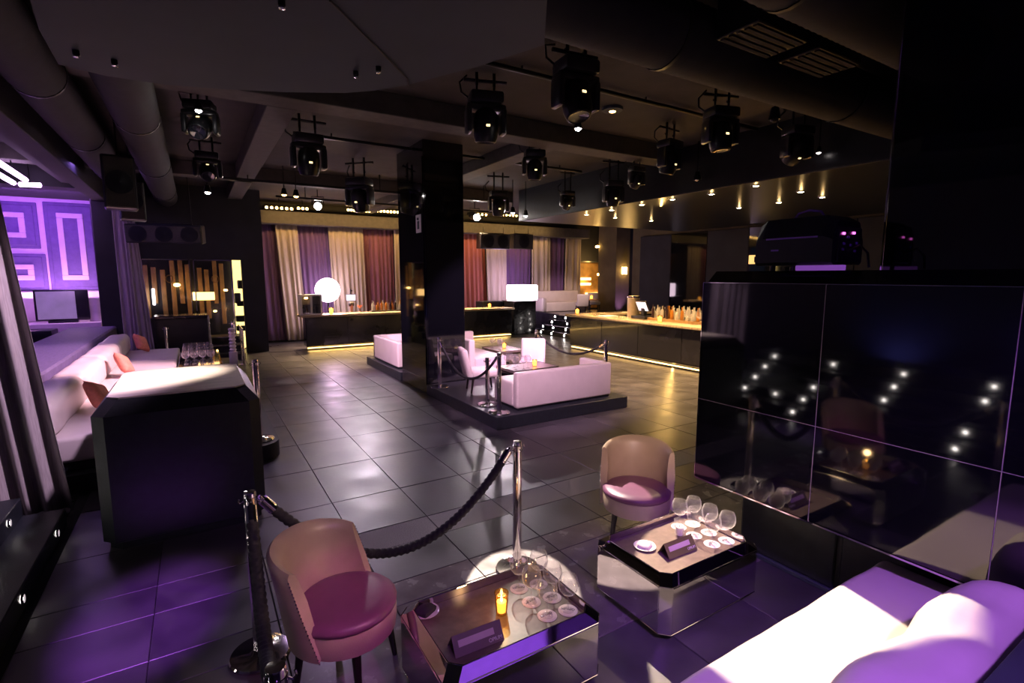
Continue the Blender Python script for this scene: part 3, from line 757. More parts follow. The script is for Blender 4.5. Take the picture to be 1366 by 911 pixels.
# ---- booth platform and long sofa
t = thing('platform', 'low dark platform with a rounded corner under the booth sofa', 'platform', (0, 0, 0))
bm = B()
cor = [(.8 - .28 + .28 * math.cos(a), 6.86 + .28 - .28 * math.sin(a)) for a in (PI / 2 * i / 8 for i in range(9))]
prism(bm, [(-1.79, 6.86)] + cor[::-1] + [(.8, 15.0), (-1.79, 15.0)], 0, .2); obj('deck', bm, 'block_black', t)
ZB = .2
t = thing('booth_sofa', 'long white leather booth sofa running along the violet ledge', 'sofa', (0, 0, 0))
bm = B(); bx(bm, -1.75, -.5, 7.05, 14.6, ZB, ZB + .1, .01, 1); obj('plinth', bm, 'black_satin', t)
for k in range(4):
    bm = B(); y0 = 7.0 + 1.92 * k
    soft(bm, -1.5, -.42, y0, y0 + 1.9, ZB + .1, .58, .05, k, .004, 6, 10); obj('seat', bm, 'white_leather', t, 80)
    bm = B(); soft(bm, -1.77, -1.36, y0, y0 + 1.905, ZB + .35, .98, .13, k + 5, .008, 4, 12); obj('backrest', bm, 'white_leather', t, 80)
def cushion(px, py, rz, tilt, lab, s=.2):
    p = gx(px, py, -1.18)
    bm = B(); n = 12; g = []
    for sd in (-1, 1):
        gg = [[None] * (n + 1) for _ in range(n + 1)]
        for i in range(n + 1):
            for j in range(n + 1):
                u, v = 2 * i / n - 1, 2 * j / n - 1
                f = max(0, (1 - u ** 4) * (1 - v ** 4)) ** .5; pin = 1 - .1 * (1 - abs(u)) * 0 - .08 * (u * u + v * v) * .0
                gg[i][j] = bm.verts.new((s * u * (1 - .1 * (1 - v * v)), sd * .075 * f, s * v * (1 - .1 * (1 - u * u))))
        for i in range(n):
            for j in range(n): bm.faces.new((gg[i][j], gg[i + 1][j], gg[i + 1][j + 1], gg[i][j + 1]))
    bmesh.ops.remove_doubles(bm, verts=bm.verts, dist=.0005)
    o = tag(obj('throw_cushion', bm, 'cushion', None, 180), lab, 'cushion'); o.location = (-1.13, min(p.y, 14.2), .79); o.rotation_euler = (tilt, .35, rz)
cushion(194, 468, math.radians(62), -.45, 'coral throw cushion at the far end of the booth sofa')
cushion(161, 484, math.radians(75), -.5, 'pink throw cushion halfway along the booth sofa')
cushion(124, 514, math.radians(70), -.5, 'orange throw cushion above the corner of the black half wall')

# ---- booth table with glasses
zg = .62
t = thing('booth_table', 'low dark booth table crowded with glasses', 'table', (.0, 12.4, ZB))
bm = B(); bx(bm, -.38, .36, -1.2, 1.1, zg - ZB - .06, zg - ZB, .015, 1); obj('tabletop', bm, 'black_gloss', t)
bm = B(); bx(bm, -.28, .26, -1.0, .9, 0, zg - ZB - .06, .01, 1); obj('base', bm, 'mirror', t)
def far_glass(p, lab, grp, s=1.15):
    g = glass0.copy(); C.objects.link(g); g.location = p; g.scale = (s,) * 3; tag(g, lab, 'glass', grp)
for i in range(4):
    for j in range(4):
        far_glass((-.25 + .14 * i, 11.5 + .5 * j, zg), 'balloon glass on the booth table behind the half wall', 'glasses on the booth table', 1.12)
t = thing('bead_stack', 'stack of white cups on a white box, standing in for step lights', 'beads', (*gz(313, 478, .62).xy, ZB))
t.location = (.62, 12.9, ZB)
bm = B(); bx(bm, -.08, .08, -.08, .08, 0, .42, .01); obj('box', bm, 'niche_white', t)
for k in range(7):  # white beads added in place of a column of step lights
    bm = B(); lathe(bm, [(0, 0), (.05, .0), (.075, .05), (.05, .075), (0, .075)], 16, (0, 0, .42 + .076 * k)); obj('cup', bm, 'niche_white', t)
make_stanchion('chrome rope stanchion at the rounded platform corner beyond the black half wall', (.58, 7.15, ZB))
make_stanchion('chrome rope stanchion standing by the reception counter', (gy(223, 467, 15.25).x, 15.25, 0), None, 1.0)
make_stanchion('chrome rope stanchion on the booth platform edge beside the bead stack', (.68, 13.6, ZB))

# ---- island platform
ZI = .2
t = thing('platform', 'dark rectangular island platform around the black mirror column', 'platform', (0, 0, 0))
bm = B(); bx(bm, 3.70, 6.35, 6.45, 9.2, .0, ZI, .008, 1); bx(bm, 3.70, 6.35, 10.68, 13.3, .0, ZI, .008, 1); bx(bm, 4.58, 6.35, 9.2, 10.68, 0, ZI); obj('deck', bm, 'block_black', t)
def lsofa(label, x0, x1, y0, y1, back, arms, hs=.43, hb=.60, th=.14):
    """low boxy lounge sofa: back = side of the backrest, arms = sides with arm panels"""
    t = thing('lounge_sofa', label, 'sofa', (0, 0, ZI))
    bm = B(); bx(bm, x0 + .03, x1 - .03, y0 + .03, y1 - .03, 0, .05); obj('plinth', bm, 'black_satin', t)
    ins = {'-y': 0, '+y': 0, '-x': 0, '+x': 0}; ins[back] = th
    for a in arms: ins[a] = th
    bm = B(); bx(bm, x0 + ins['-x'], x1 - ins['+x'], y0 + ins['-y'], y1 - ins['+y'], .04, hs, .035, 3); obj('seat', bm, 'white_leather', t, 60)
    def wall(sd, nm, q0=0, q1=0):
        bm = B()
        if sd == '-y': bx(bm, x0, x1, y0, y0 + th, .03, hb, .035, 3)
        elif sd == '+y': bx(bm, x0, x1, y1 - th, y1, .03, hb, .035, 3)
        elif sd == '-x': bx(bm, x0, x0 + th, y0 + q0, y1 - q1, .03, hb, .035, 3)
        else: bx(bm, x1 - th, x1, y0 + q0, y1 - q1, .03, hb, .035, 3)
        obj(nm, bm, 'white_leather', t, 60)
    wall(back, 'backrest')
    for a in arms: wall(a, 'armrest', th if back == '-y' else 0, th if back == '+y' else 0)
    return t
lsofa('white lounge sofa with its long back turned out, beside the island corner rope post', 4.15, 6.1, 6.60, 7.34, '-y', ['+x'])
lsofa('white corner lounge sofa at the far edge of the island, left of the black column', 3.78, 4.75, 11.08, 12.95, '-x', ['+y'])
lsofa('white high sided lounge sofa standing right behind the black column', 4.66, 5.55, 9.25, 10.9, '-x', ['+y'], .42, .80)
# table pair
def itable(loc, label, w=.98, d=.66):
    t = thing('mirror_table', label, 'table', loc)
    a, b, H = w / 2, d / 2, .42
    bm = B(); bx(bm, -a + .03, a - .03, -b + .03, b - .03, 0, H - .05, .03, 1); obj('body', bm, 'mirror', t, 0)
    bm = B(); bx(bm, -a, a, -b, b, H - .05, H, .012, 1); obj('tabletop', bm, 'tray', t)
    bm = B(); tube(bm, [(-a, -b, H), (a, -b, H), (a, b, H), (-a, b, H), (-a, -b, H)], .006, 6); obj('edge_line', bm, 'mirror_edge', t)
    return t
itable((5.2, 7.92, ZI), 'low mirrored island table close behind the white sofa back')
itable((6.0, 10.2, ZI), 'low mirrored island table near the sofa behind the column', .6, .9)
ZG = ZI + .42
for i, (x, y) in enumerate(((4.82, 7.72), (4.9, 7.9), (4.98, 7.7), (4.84, 8.05), (5.02, 7.98), (5.1, 7.75), (4.95, 8.14))):
    far_glass((x, y, ZG), 'balloon glass on the island table close behind the white sofa back', 'glasses on the island table', 1.1)
for x, y in ((5.85, 10.4), (5.9, 10.15), (5.8, 9.95)): far_glass((x, y, ZG), 'balloon glass on the island table near the column sofa', 'glasses on the rear island table', 1.15)
bm = B(); bx(bm, 5.98, 6.22, 9.80, 9.95, ZG + .002, ZG + .012, .003, 1); tag(obj('menu_card', bm, 'coaster'), 'pale menu card lying on the island table near the column sofa', 'card')
def far_candle(p, lab, grp=None, s=1.0):
    t = thing('candle_holder', lab, 'candle', p, 0, grp, s)
    bm = B(); lathe(bm, [(0, 0), (.04, 0), (.05, .13), (.046, .13), (.036, .02), (0, .02)], 16); obj('tumbler', bm, 'candle_glass', t)
    bm = B(); lathe(bm, [(0, .02), (.033, .02), (.04, .1), (.012, .115), (0, .13)], 14); obj('wax', bm, 'far_candle', t)
    return t
far_candle((5.3, 7.82, ZG), 'lit candle on the island table close behind the white sofa back')
far_candle((6.05, 10.2, ZG), 'lit candle on the island table near the column sofa')
point((5.3, 7.82, ZG + .25), 2, (1, .6, .25)); point((6.05, 10.2, ZG + .25), 2, (1, .6, .25))
# island chairs: pale low slipper chairs
def slipper(label, loc, rz, m):
    t = thing('slipper_chair', label, 'chair', (loc[0], loc[1], loc[2] + .004), rz)
    bm = B(); bx(bm, -.25, .25, -.28, .22, .27, .42, .05, 3); obj('seat', bm, m, t, 60)
    M = Matrix.Translation((0, .2, .28)) @ Matrix.Rotation(-.22, 4, 'X')
    bm = B(); bx(bm, -.25, .25, -.0, .11, .0, .54, .045, 3)
    for v in bm.verts:
        v.co.y -= .5 * v.co.x ** 2; v.co = M @ v.co
    obj('backrest', bm, m, t, 60)
    for sx in (-1, 1):
        for sy in (-1, 1):
            bm = B(); cyl(bm, (sx * .2, sy * .2 - .02, .28), (sx * .21, sy * .24 - .02, 0), .025, .016, 8); obj('leg', bm, 'legs', t)
    return t
slipper('pale leather chair with dark legs under the island rope', (4.36, 8.2, ZI), math.radians(75), 'white_leather')
slipper('lilac lit slipper chair facing out between the island tables', (5.74, 8.56, ZI), math.radians(-38), 'white_leather')
# island stanchions and ropes
IS = [((3.83, 8.85, ZI), 'chrome rope stanchion on the island next to the black column'),
      ((3.95, 7.2, ZI), 'shorter chrome rope stanchion on the island behind the corner post'),
      ((3.86, 6.66, ZI), 'chrome rope stanchion at the front corner of the island platform'),
      ((6.18, 9.05, ZI), 'chrome rope stanchion behind the lilac lit chair'),
      ((6.27, 6.95, ZI), 'chrome rope stanchion at the end of the white lounge sofa'),
      ((4.2, 10.87, ZI), 'chrome rope stanchion between corner sofa and black column')]
for i, (p, l) in enumerate(IS): make_stanchion(l, p, None, .74 if i == 1 else .9, .6 if i == 4 else 1)
rope((3.83, 8.85, ZI + .87), (3.86, 6.66, ZI + .87), .5, 'black rope sagging in front of the pale island chair', .022, False)
rope((6.18, 9.05, ZI + .87), (6.27, 6.95, ZI + .87), .3, 'black rope sagging behind the lilac lit chair', .022, False)
# ================================================================== BARS AND BACKGROUND
# ---- striped curtains on the back wall
YC = 19.45
def cx(px): return gy(px, 380, YC).x
cur = [(343, 371, 347, 381, 'drape_purple', 'far left purple curtain panel beside the dark entrance wall'), (370, 399, 379, 406, 'drape_cream', 'cream curtain panel hanging behind the bar fridge'),
       (398, 440, 401, 446, 'drape_purple', 'purple curtain panel behind the glowing globe'), (439, 485, 444, 487, 'drape_cream', 'cream curtain panel behind the bar monitor'),
       (484, 526, 486, 526, 'drape_plum', 'plum curtain panel above the row of bottles'), (525, 560, 525, 560, 'drape_cream', 'cream curtain panel half hidden by the black column'),
       (596, 646, 596, 650, 'drape_red', 'red curtain panel right of the black column'), (645, 673, 648, 673, 'drape_cream', 'cream curtain panel under the hanging loudspeakers'),
       (672, 708, 672, 706, 'drape_purple', 'purple curtain panel behind the glowing cube'), (706, 731, 706, 731, 'drape_cream', 'cream curtain panel right of the glowing cube'),
       (730, 752, 729, 750, 'drape_purple', 'purple curtain panel above the raised lounge'), (751, 771, 748, 770, 'drape_cream', 'cream curtain panel at the lit doorway')]
for i, (a, b, c, d, m, lab) in enumerate(cur):
    off = .17 * (i % 2)
    zt = gy((a + b) / 2, 298 + (a - 343) * .038, YC).z
    drape('curtain_panel', lab, ((cx(a), YC - off, zt), (cx(b), YC - off, zt)), ((cx(c), YC - off, .05), (cx(d), YC - off, .05)), m, max(3, int((b - a) / 6)), .05, 'striped curtains', rows=8)
bm = B(); bx(bm, 1.4, 15.9, 18.9, 19.7, 4.02, 4.45, .02, 1); struct(obj('trim_7', bm, 'beam'))

# ---- bottles
def bottle_mesh(kind):
    prof = {'a': [(0, 0), (.038, 0), (.04, .01), (.04, .19), (.03, .225), (.014, .245), (.014, .30), (.016, .302), (.016, .32), (0, .32)],
            'b': [(0, 0), (.045, 0), (.046, .13), (.04, .16), (.016, .19), (.014, .255), (.018, .257), (.018, .28), (0, .28)],
            'c': [(0, 0), (.035, 0), (.037, .22), (.022, .25), (.013, .27), (.012, .34), (0, .34)]}[kind[0]]
    bm = B(); lathe(bm, prof, 12); o = obj('bottle', bm, kind[1]); me = o.data; bpy.data.objects.remove(o); return me
KINDS = [('a', 'bottle_amber', 'tall amber spirit bottle'), ('b', 'bottle_amber', 'squat amber spirit bottle'), ('a', 'bottle_clear', 'tall clear spirit bottle'), ('c', 'bottle_clear', 'slim clear spirit bottle'),
         ('c', 'bottle_dark', 'slim dark bottle'), ('a', 'bottle_green', 'green glass bottle'), ('b', 'bottle_clear', 'squat clear spirit bottle')]
KM = [bottle_mesh(k) for k in KINDS]
def bottle(p, where, grp, s=1.0, k=None):
    k = random.randrange(len(KINDS)) if k is None else k
    o = link('bottle', KM[k], None, p, (0, 0, random.random())); o.scale = (s,) * 3
    tag(o, KINDS[k][2] + ' ' + where, 'bottle', KINDS[k][2] + ' ' + grp)

# ---- far bar
YF = 16.75
t = thing('far_bar', 'long dark bar with a glowing stone counter under the striped curtains', 'bar', (0, 0, 0))
bm = B(); bx(bm, 2.82, 10.3, YF, YF + .5, .1, 1.02, .02, 1); obj('front', bm, 'bar_front', t)
for k in range(6):
    bm = B(); bx(bm, 2.86 + 1.24 * k, 2.86 + 1.24 * k + 1.22, YF - .015, YF + .01, .16, .98, .004, 1); obj('front_panel', bm, 'bar_front', t)
bm = B(); bx(bm, 2.68, 10.36, YF - .1, YF + .75, 1.02, 1.09, .015, 2); obj('countertop', bm, 'bar_top', t)
bm = B(); bx(bm, 2.9, 10.3, YF + .06, YF + .5, 0, .1); obj('kickplate', bm, 'black_satin', t)
bm = B(); bx(bm, 2.85, 10.25, YF + .02, YF + .05, .045, .075); obj('light_strip', bm, 'led_amber', t)
area((6.5, YF + .02, .09), (6.5, YF - .6, 0), 7.2, .05, 22, AMBER)
area((6.4, 18.3, 4.1), (6.4, 17.0, 1.0), 7.2, .1, 460, (1, .66, .34), 70)
t = thing('bar_shelf', 'dark shelf along the far bar carrying the bottles', 'shelf', (0, 0, 0))
bm = B(); bx(bm, 5.0, 6.35, YF + .42, YF + .72, 1.09, 1.13, .005, 1); obj('board', bm, 'black_satin', t)
for i in range(16):
    bottle((5.06 + .079 * i + random.uniform(-.01, .01), YF + .56 + (-.06, .05)[i % 2], 1.131), 'on the far bar shelf', 'far bar', 1.05)
# fridge
p = gy(415, 416, YF + .2)
t = thing('display_fridge', 'white framed display fridge with bottles standing on the far bar', 'fridge', (p.x, YF + .32, 1.09))
bm = B(); bx(bm, -.32, .32, .22, .25, 0, .62); bx(bm, -.32, .32, -.24, .25, 0, .04); bx(bm, -.32, .32, -.24, .25, .58, .63); bx(bm, -.32, -.27, -.24, .25, .04, .58); bx(bm, .27, .32, -.24, .25, .04, .58); bx(bm, -.03, .03, -.24, .25, .04, .58); obj('cabinet', bm, 'fridge_white', t)
bm = B(); bx(bm, -.27, -.03, -.235, -.228, .04, .58); bx(bm, .03, .27, -.235, -.228, .04, .58); obj('door', bm, 'thin_glass', t)
bm = B(); bx(bm, -.27, .27, -.2, .2, .3, .31); obj('rack', bm, 'chrome', t)
bm = B(); bx(bm, -.2, -.1, -.26, -.238, .5, .55, .01); obj('badge', bm, 'lamp_amber', t)
for x in (-.2, -.1, .1, .2): bottle((p.x + x, YF + .34, 1.131), 'inside the white display fridge', 'fridge', .8)
# glowing globe added in place of an uplight's burst on the curtain
p = gy(437, 387, 18.6)
t = thing('uplight_globe', 'huge glowing globe on a stand, in place of an uplight burst on the curtain', 'lamp', (p.x, 18.6, 0))
bm = B(); ball(bm, (0, 0, p.z), .42, 24); obj('globe', bm, 'globe_glow', t)
bm = B(); cyl(bm, (0, 0, .03), (0, 0, p.z - .4), .03); lathe(bm, [(0, 0), (.25, 0), (.25, .03), (0, .035)], 20); obj('stand', bm, 'black_metal', t)
point((p.x, 18.05, p.z), 40, (.9, .55, 1), .3)
# monitor
p = gy(468, 397, YF + .6)
t = thing('bar_monitor', 'small lit till monitor on an arm above the far bar', 'monitor', (gy(468, 397, 18.25).x, 18.25, 0)); p = gy(468, 397, 18.25)
bm = B(); bx(bm, -.17, .17, -.02, .02, p.z - .12, p.z + .12, .01); obj('housing', bm, 'black_plastic', t)
bm = B(); bx(bm, -.155, .155, -.024, -.02, p.z - .105, p.z + .105); obj('screen', bm, 'screen', t)
bm = B(); cyl(bm, (0, .03, 0), (0, .03, p.z + .3), .02); bx(bm, 0, .06, .0, .05, p.z + .22, p.z + .26); obj('stand', bm, 'black_metal', t)
bm = B(); lathe(bm, [(0, 0), (.03, 0), (.005, .02), (.005, .1), (.05, .13), (.06, .17), (.055, .17), (0, .125)], 16); o = tag(obj('cocktail_glass', bm, 'cushion'), 'red cocktail glass on the far bar beside the monitor', 'glass'); q = gy(480, 412, YF + .5); o.location = (q.x, YF + .5, 1.09); o.scale = (1.4,) * 3
far_candle((gy(442, 417, YF + .2).x, YF + .2, 1.09), 'lit candle on the far bar in front of the glowing globe', None, 1.6)
far_candle((gy(653, 408, YF + .2).x, YF + .2, 1.09), 'lit candle on the far bar right of the column', None, 1.4)

# ---- person behind the far bar: crouching, only the head clears the counter
def person(x, y, headz):
    t = thing('person', 'person in dark clothing crouching behind the far bar, head above the counter', 'person', (x, y, 0))
    pel, neck = .42, headz - .20
    V = [((0, .10, pel), .13), ((0, .07, pel + .18), .125), ((0, .0, neck - .14), .14), ((0, -.01, neck - .03), .055), ((0, -.02, headz - .09), .05), ((0, -.02, headz), .075), ((0, -.015, headz + .06), .07)]
    E = [(0, 1), (1, 2), (2, 3), (3, 4), (4, 5), (5, 6)]
    def add(par, pts):
        k = par
        for c, r in pts:
            V.append((c, r)); E.append((k, len(V) - 1)); k = len(V) - 1
    for s in (-1, 1):
        add(2, [((s * .17, 0, neck - .12), .06), ((s * .22, -.03, neck - .36), .048), ((s * .16, -.25, neck - .40), .036), ((s * .13, -.32, neck - .38), .03)])
        add(0, [((s * .1, .06, pel - .02), .09), ((s * .13, -.30, pel + .02), .065), ((s * .13, -.1, .10), .045), ((s * .14, -.12, .05), .04), ((s * .15, -.26, .035), .03)])
    me = bpy.data.meshes.new('body'); me.from_pydata([v[0] for v in V], E, []); o = bpy.data.objects.new('body', me); C.objects.link(o); o.parent = t
    sm = o.modifiers.new('skin', 'SKIN'); sb = o.modifiers.new('sub', 'SUBSURF'); sb.levels = sb.render_levels = 2
    for i, v in enumerate(V):
        me.skin_vertices[0].data[i].radius = (v[1], v[1]); me.skin_vertices[0].data[i].use_root = (i == 0)
    me.materials.append(MATS['skin'])
    for f in (sm,): f.use_smooth_shade = True
    # face, ears and hair
    c = Vector((0, -.02, headz + .015))
    bm = B(); lathe(bm, [(0, -.03), (.012, -.028), (.016, -.01), (.008, .02), (0, .03)], 8, c + Vector((0, -.082, -.005))); obj('nose', bm, 'skin', t)
    for s in (-1, 1):
        bm = B(); ball(bm, c + Vector((s * .03, -.068, .018)), .013, 8, .7); obj('eye', bm, 'ink', t)
        bm = B(); ball(bm, c + Vector((s * .078, .005, .0)), .022, 8, 1.5); obj('ear', bm, 'skin', t)
    bm = B(); bx(bm, -.025, .025, c.y - .078, c.y - .066, c.z - .052, c.z - .043, .003, 1); obj('mouth', bm, 'cushion', t)
    bm = B(); ball(bm, c + Vector((0, .022, .038)), .098, 18, 1.0); obj('hair', bm, 'hair', t)
    bm = B(); lathe(bm, [(.16, pel + .0), (.158, pel + .2), (.175, neck - .16), (.12, neck - .075), (.066, neck - .03)], 20, (0, .03, 0), True); obj('shirt', bm, 'shirt', t)
p = gy(468.5, 408, 17.62); person(gy(468.5, 408, 17.85).x, 17.85, gy(468.5, 408, 17.85).z)

# ---- black box with glowing cube at the end of the far bar
p0, p1 = gy(684, 440, 17.0).x, gy(715, 440, 17.0).x
t = thing('dj_box', 'tall black box at the end of the far bar', 'box', (0, 0, 0))
zb = gy(715, 401, 17.0).z
bm = B(); bx(bm, p0 + .06, p1, 17.0, 18.0, 0, zb, .02, 1); obj('body', bm, 'bar_front', t)
bm = B(); bx(bm, p0 - .9, p0 + .04, 17.8, 18.4, 0, zb - .02, .02, 1); obj('return_panel', bm, 'black_satin', t)
q0, q1 = gy(688, 390, 17.4).x, gy(714, 390, 17.4).x
bm = B(); bx(bm, q0, q1, 17.2, 17.2 + q1 - q0, zb + .001, gy(700, 380, 17.3).z, .05, 3); tag(obj('glow_cube', bm, 'lamp_cube'), 'glowing white cube lamp on top of the tall black box', 'lamp')
point(((q0 + q1) / 2, 18.35, 2.0), 26, (.8, .5, 1), .3)

# ---- steps with dot lights and the raised lounge
t = thing('lounge_steps', 'dark steps dotted with small white lights up to the raised lounge', 'steps', (0, 0, 0))
bm = None
for k in range(4):
    bm = B(); bx(bm, 11.55 + .3 * k, 13.2, 14.6, 16.95, .18 * k, .18 * k + .18, .006, 1); obj('step', bm, 'bar_front', t)
for k, yy in ((0, 16.6), (0, 15.9), (1, 16.9), (1, 16.2), (1, 15.4), (2, 16.7), (2, 15.7), (3, 16.9), (3, 16.2), (3, 15.2), (0, 15.1), (2, 15.0)):
    o = link('step_light', stepled, t, (11.548 + .3 * k, yy, .1 + .18 * k), (0, 0, PI)); o.scale = (1.5,) * 3
t = thing('platform', 'raised lounge platform behind the lit steps', 'platform', (0, 0, 0))
bm = B(); bx(bm, 12.75, 15.9, 16.97, 19.2, 0, .72); bx(bm, 13.22, 15.4, 14.0, 16.95, 0, .72); obj('deck', bm, 'bar_front', t)
ZL = .72
t = thing('lounge_bench', 'pale curved lounge bench on the raised lounge', 'sofa', (0, 0, ZL))
bm = B(); bx(bm, 13.0, 15.3, 18.3, 18.95, .0, .42, .05, 3); obj('seat', bm, 'white_leather', t, 60)
bm = B(); bx(bm, 13.0, 15.3, 18.95, 19.15, .0, .9, .06, 3); bx(bm, 12.8, 13.05, 18.3, 19.1, 0, .62, .08, 3); obj('backrest', bm, 'white_leather', t, 60)
o = slipper('pale lounge chair with its back to the bar', (14.2, 17.35, ZL), math.radians(150), 'white_leather')
o = slipper('pale lounge chair on the raised lounge near the doorway', (15.45, 18.0, ZL), math.radians(-30), 'white_leather')
t = thing('lounge_table', 'small dark table with a candle on the raised lounge', 'table', (14.9, 17.7, ZL))
bm = B(); lathe(bm, [(0, .5), (.45, .5), (.45, .54), (0, .54)], 24); obj('tabletop', bm, 'wood_amber', t)
bm = B(); lathe(bm, [(0, 0), (.2, 0), (.04, .05), (.04, .5), (0, .5)], 16); obj('pedestal', bm, 'black_metal', t)
far_candle((14.95, 17.6, ZL + .54), 'lit candle on the small lounge table', None, 1.5)
spot((12.5, 13.6, 4.1), (14.2, 18.5, 1.2), 700, (1, .68, .6), 30, .7, .05)

# ---- lit doorway and pillar right of the curtains
YW = 19.4
t = sempty('door_1')
a, b = gy(771, 380, YW).x, gy(808, 380, YW).x; zd = gy(790, 350, YW).z
bm = B(); bx(bm, a, b, YW + .28, YW + .32, .72, zd); obj('back_panel', bm, 'wood_amber', t)
for py, wd in ((372, 21), (379, 21), (392, 24)):
    p = gy(780 if py < 390 else 795, py, YW); bm = B(); bx(bm, p.x - .02 * wd, p.x + .02 * wd, YW + .02, YW + .26, p.z - .06, p.z + .06, .02); obj('lit_shelf', bm, 'led_amber', t)
bm = B(); bx(bm, a - .06, a, YW - .02, YW + .3, .72, zd + .06); bx(bm, b, b + .06, YW - .02, YW + .3, .72, zd + .06); bx(bm, a, b, YW - .02, YW + .3, zd, zd + .06); obj('door_frame', bm, 'black_satin', t)
point(((a + b) / 2, YW - .4, 3.0), 30, AMBER, .1)
for px, py in ((797, 329), (799, 366)):
    p = gy(px, py, 18.6); t = thing('pendant_lamp', 'small amber pendant lamp hanging in front of the lit doorway', 'lamp', p, 0, 'doorway pendants')
    bm = B(); lathe(bm, [(0, -.06), (.09, -.05), (.09, .04), (0, .06)], 12); obj('shade', bm, 'lamp_amber', t)
    bm = B(); cyl(bm, (0, 0, .05), (0, 0, 4.8 - p.z), .008, n=6); obj('cord', bm, 'black_metal', t)
a, b = gy(821, 380, 17.4).x, gy(839, 380, 17.4).x
bm = B(); bx(bm, a, b, 17.4, 18.6, 0, 4.8, .01, 1); struct(obj('wall_pier', bm, 'wall_olive'))
bm = B(); bx(bm, b, 20, 17.6, 17.8, 0, 4.8); struct(obj('wall_end', bm, 'dark_wall'))
p = gy(834.5, 361, 17.4); s = thing('wall_sconce', 'glowing amber wall sconce on the pier beside the doorway', 'lamp', (p.x - .1, 17.4, p.z))
bm = B(); rings(bm, [[Vector((.14 * math.sin(u), -.14 * math.cos(u), z)) for u in [(-PI / 2) + PI * i / 12 for i in range(13)]] for z in (-.16, .16)]); obj('shade', bm, 'sconce', s)
bm = B(); bx(bm, -.06, .06, -.02, 0, -.2, .2); obj('bracket', bm, 'black_metal', s)
point((p.x - .15, 17.0, p.z), 10, AMBER, .1)
spot((gy(829, 420, 17.2).x - .1, 16.9, .16), (gy(829, 400, 17.4).x, 17.45, 2.0), 130, (.62, .3, 1), 50, .8, .05)
bm = B(); q = gy(829, 419, 16.9); lathe(bm, [(0, 0), (.09, 0), (.1, .1), (.07, .12), (0, .12)], 16, (q.x - .1, 16.9, 0)); tag(obj('uplighter', bm, 'black_metal'), 'small black floor uplighter at the foot of the pier', 'lamp')

# ---- near right bar
XB = 10.05
t = thing('side_bar', 'long black bar with a glowing amber stone counter under the downlights', 'bar', (0, 0, 0))
bm = B(); bx(bm, XB, XB + .5, 4.0, 12.85, .12, 1.03, .02, 1); obj('front', bm, 'bar_front', t)
for k in range(6):
    y0 = 4.05 + 1.46 * k; bm = B(); bx(bm, XB - .015, XB + .01, y0, y0 + 1.44, .18, .99, .004, 1); obj('front_panel', bm, 'bar_front', t)
bm = B(); bx(bm, XB - .12, XB + .85, 3.95, 12.95, 1.03, 1.10, .015, 2); bx(bm, XB + .85, XB + 4.2, 12.15, 12.95, 1.03, 1.10, .015, 2); obj('countertop', bm, 'bar_top', t)
bm = B(); bx(bm, XB + .06, XB + .5, 4.0, 12.8, 0, .12); obj('kickplate', bm, 'black_satin', t)
bm = B(); bx(bm, XB + .5, XB + 4.1, 12.3, 12.85, .0, 1.03); obj('end_panel', bm, 'bar_front', t)
bm = B(); bx(bm, XB + .03, XB + .06, 4.05, 12.8, .05, .08); obj('light_strip', bm, 'led_amber', t)
area((XB + .02, 8.7, .1), (XB - .6, 8.7, 0), .05, 9, 55, AMBER)
t = thing('bar_shelf', 'dark raised shelf along the side bar carrying bottles', 'shelf', (0, 0, 0))
bm = B(); bx(bm, XB + .50, XB + .84, 6.0, 10.06, 1.10, 1.16, .005, 1); obj('board', bm, 'wood_amber', t)
for i in range(38):
    bottle((XB + .67 + (-.09, .02, .12)[i % 3], 7.95 + .055 * i, 1.161), 'on the side bar shelf', 'side bar', 1.05)
# till
p = gz(862, 412, 1.5)
yt = 10.3
t = thing('till', 'till with a bright tilted touch screen on the side bar', 'till', (XB + .62, yt, 1.10))
bm = B(); bx(bm, -.2, .2, -.2, .3, 0, .09, .01); bx(bm, -.06, .06, -.06, .06, .09, .3, .01); obj('base', bm, 'black_plastic', t)
M = Matrix.Translation((-.06, 0, .36)) @ Matrix.Rotation(-.5, 4, 'Y')
bm = B(); bx(bm, -.02, .02, -.2, .2, -.16, .16, .01, 2, M); obj('housing', bm, 'black_plastic', t)
bm = B(); bx(bm, -.026, -.021, -.18, .18, -.14, .14, 0, 2, M); obj('screen', bm, 'screen', t)
p = gy(851, 420, 12.0)
t = thing('ice_bin', 'tall pale steel cylinder bin on the side bar', 'bin', (XB + .75, 10.85, 1.10))
bm = B(); lathe(bm, [(0, 0), (.17, 0), (.17, .6), (.15, .62), (0, .62)], 28); obj('drum', bm, 'steel_can', t)
bm = B(); lathe(bm, [(.172, .56), (.18, .57), (.18, .61), (.172, .62)], 28, ends=False); obj('rim', bm, 'chrome', t)
for px, py in ((770, 419), (880, 428)):
    far_candle((XB + .1, gx(px, py, XB + .1).y, 1.10), 'lit candle on the amber side bar counter', 'side bar candles', 1.4)
bm = B(); bx(bm, XB + .0, XB + .5, 11.2, 11.6, 1.10, 1.13, .005); tag(obj('bar_tray', bm, 'niche_white'), 'white tray lying on the side bar counter', 'tray')
for i, (dy, dx_) in enumerate(((0, 0), (.12, .1), (.25, 0))): far_glass((XB + .3 + dx_, 8.0 + dy * 2, 1.101), 'clear glass at the end of the side bar', 'side bar glasses', 1.7)
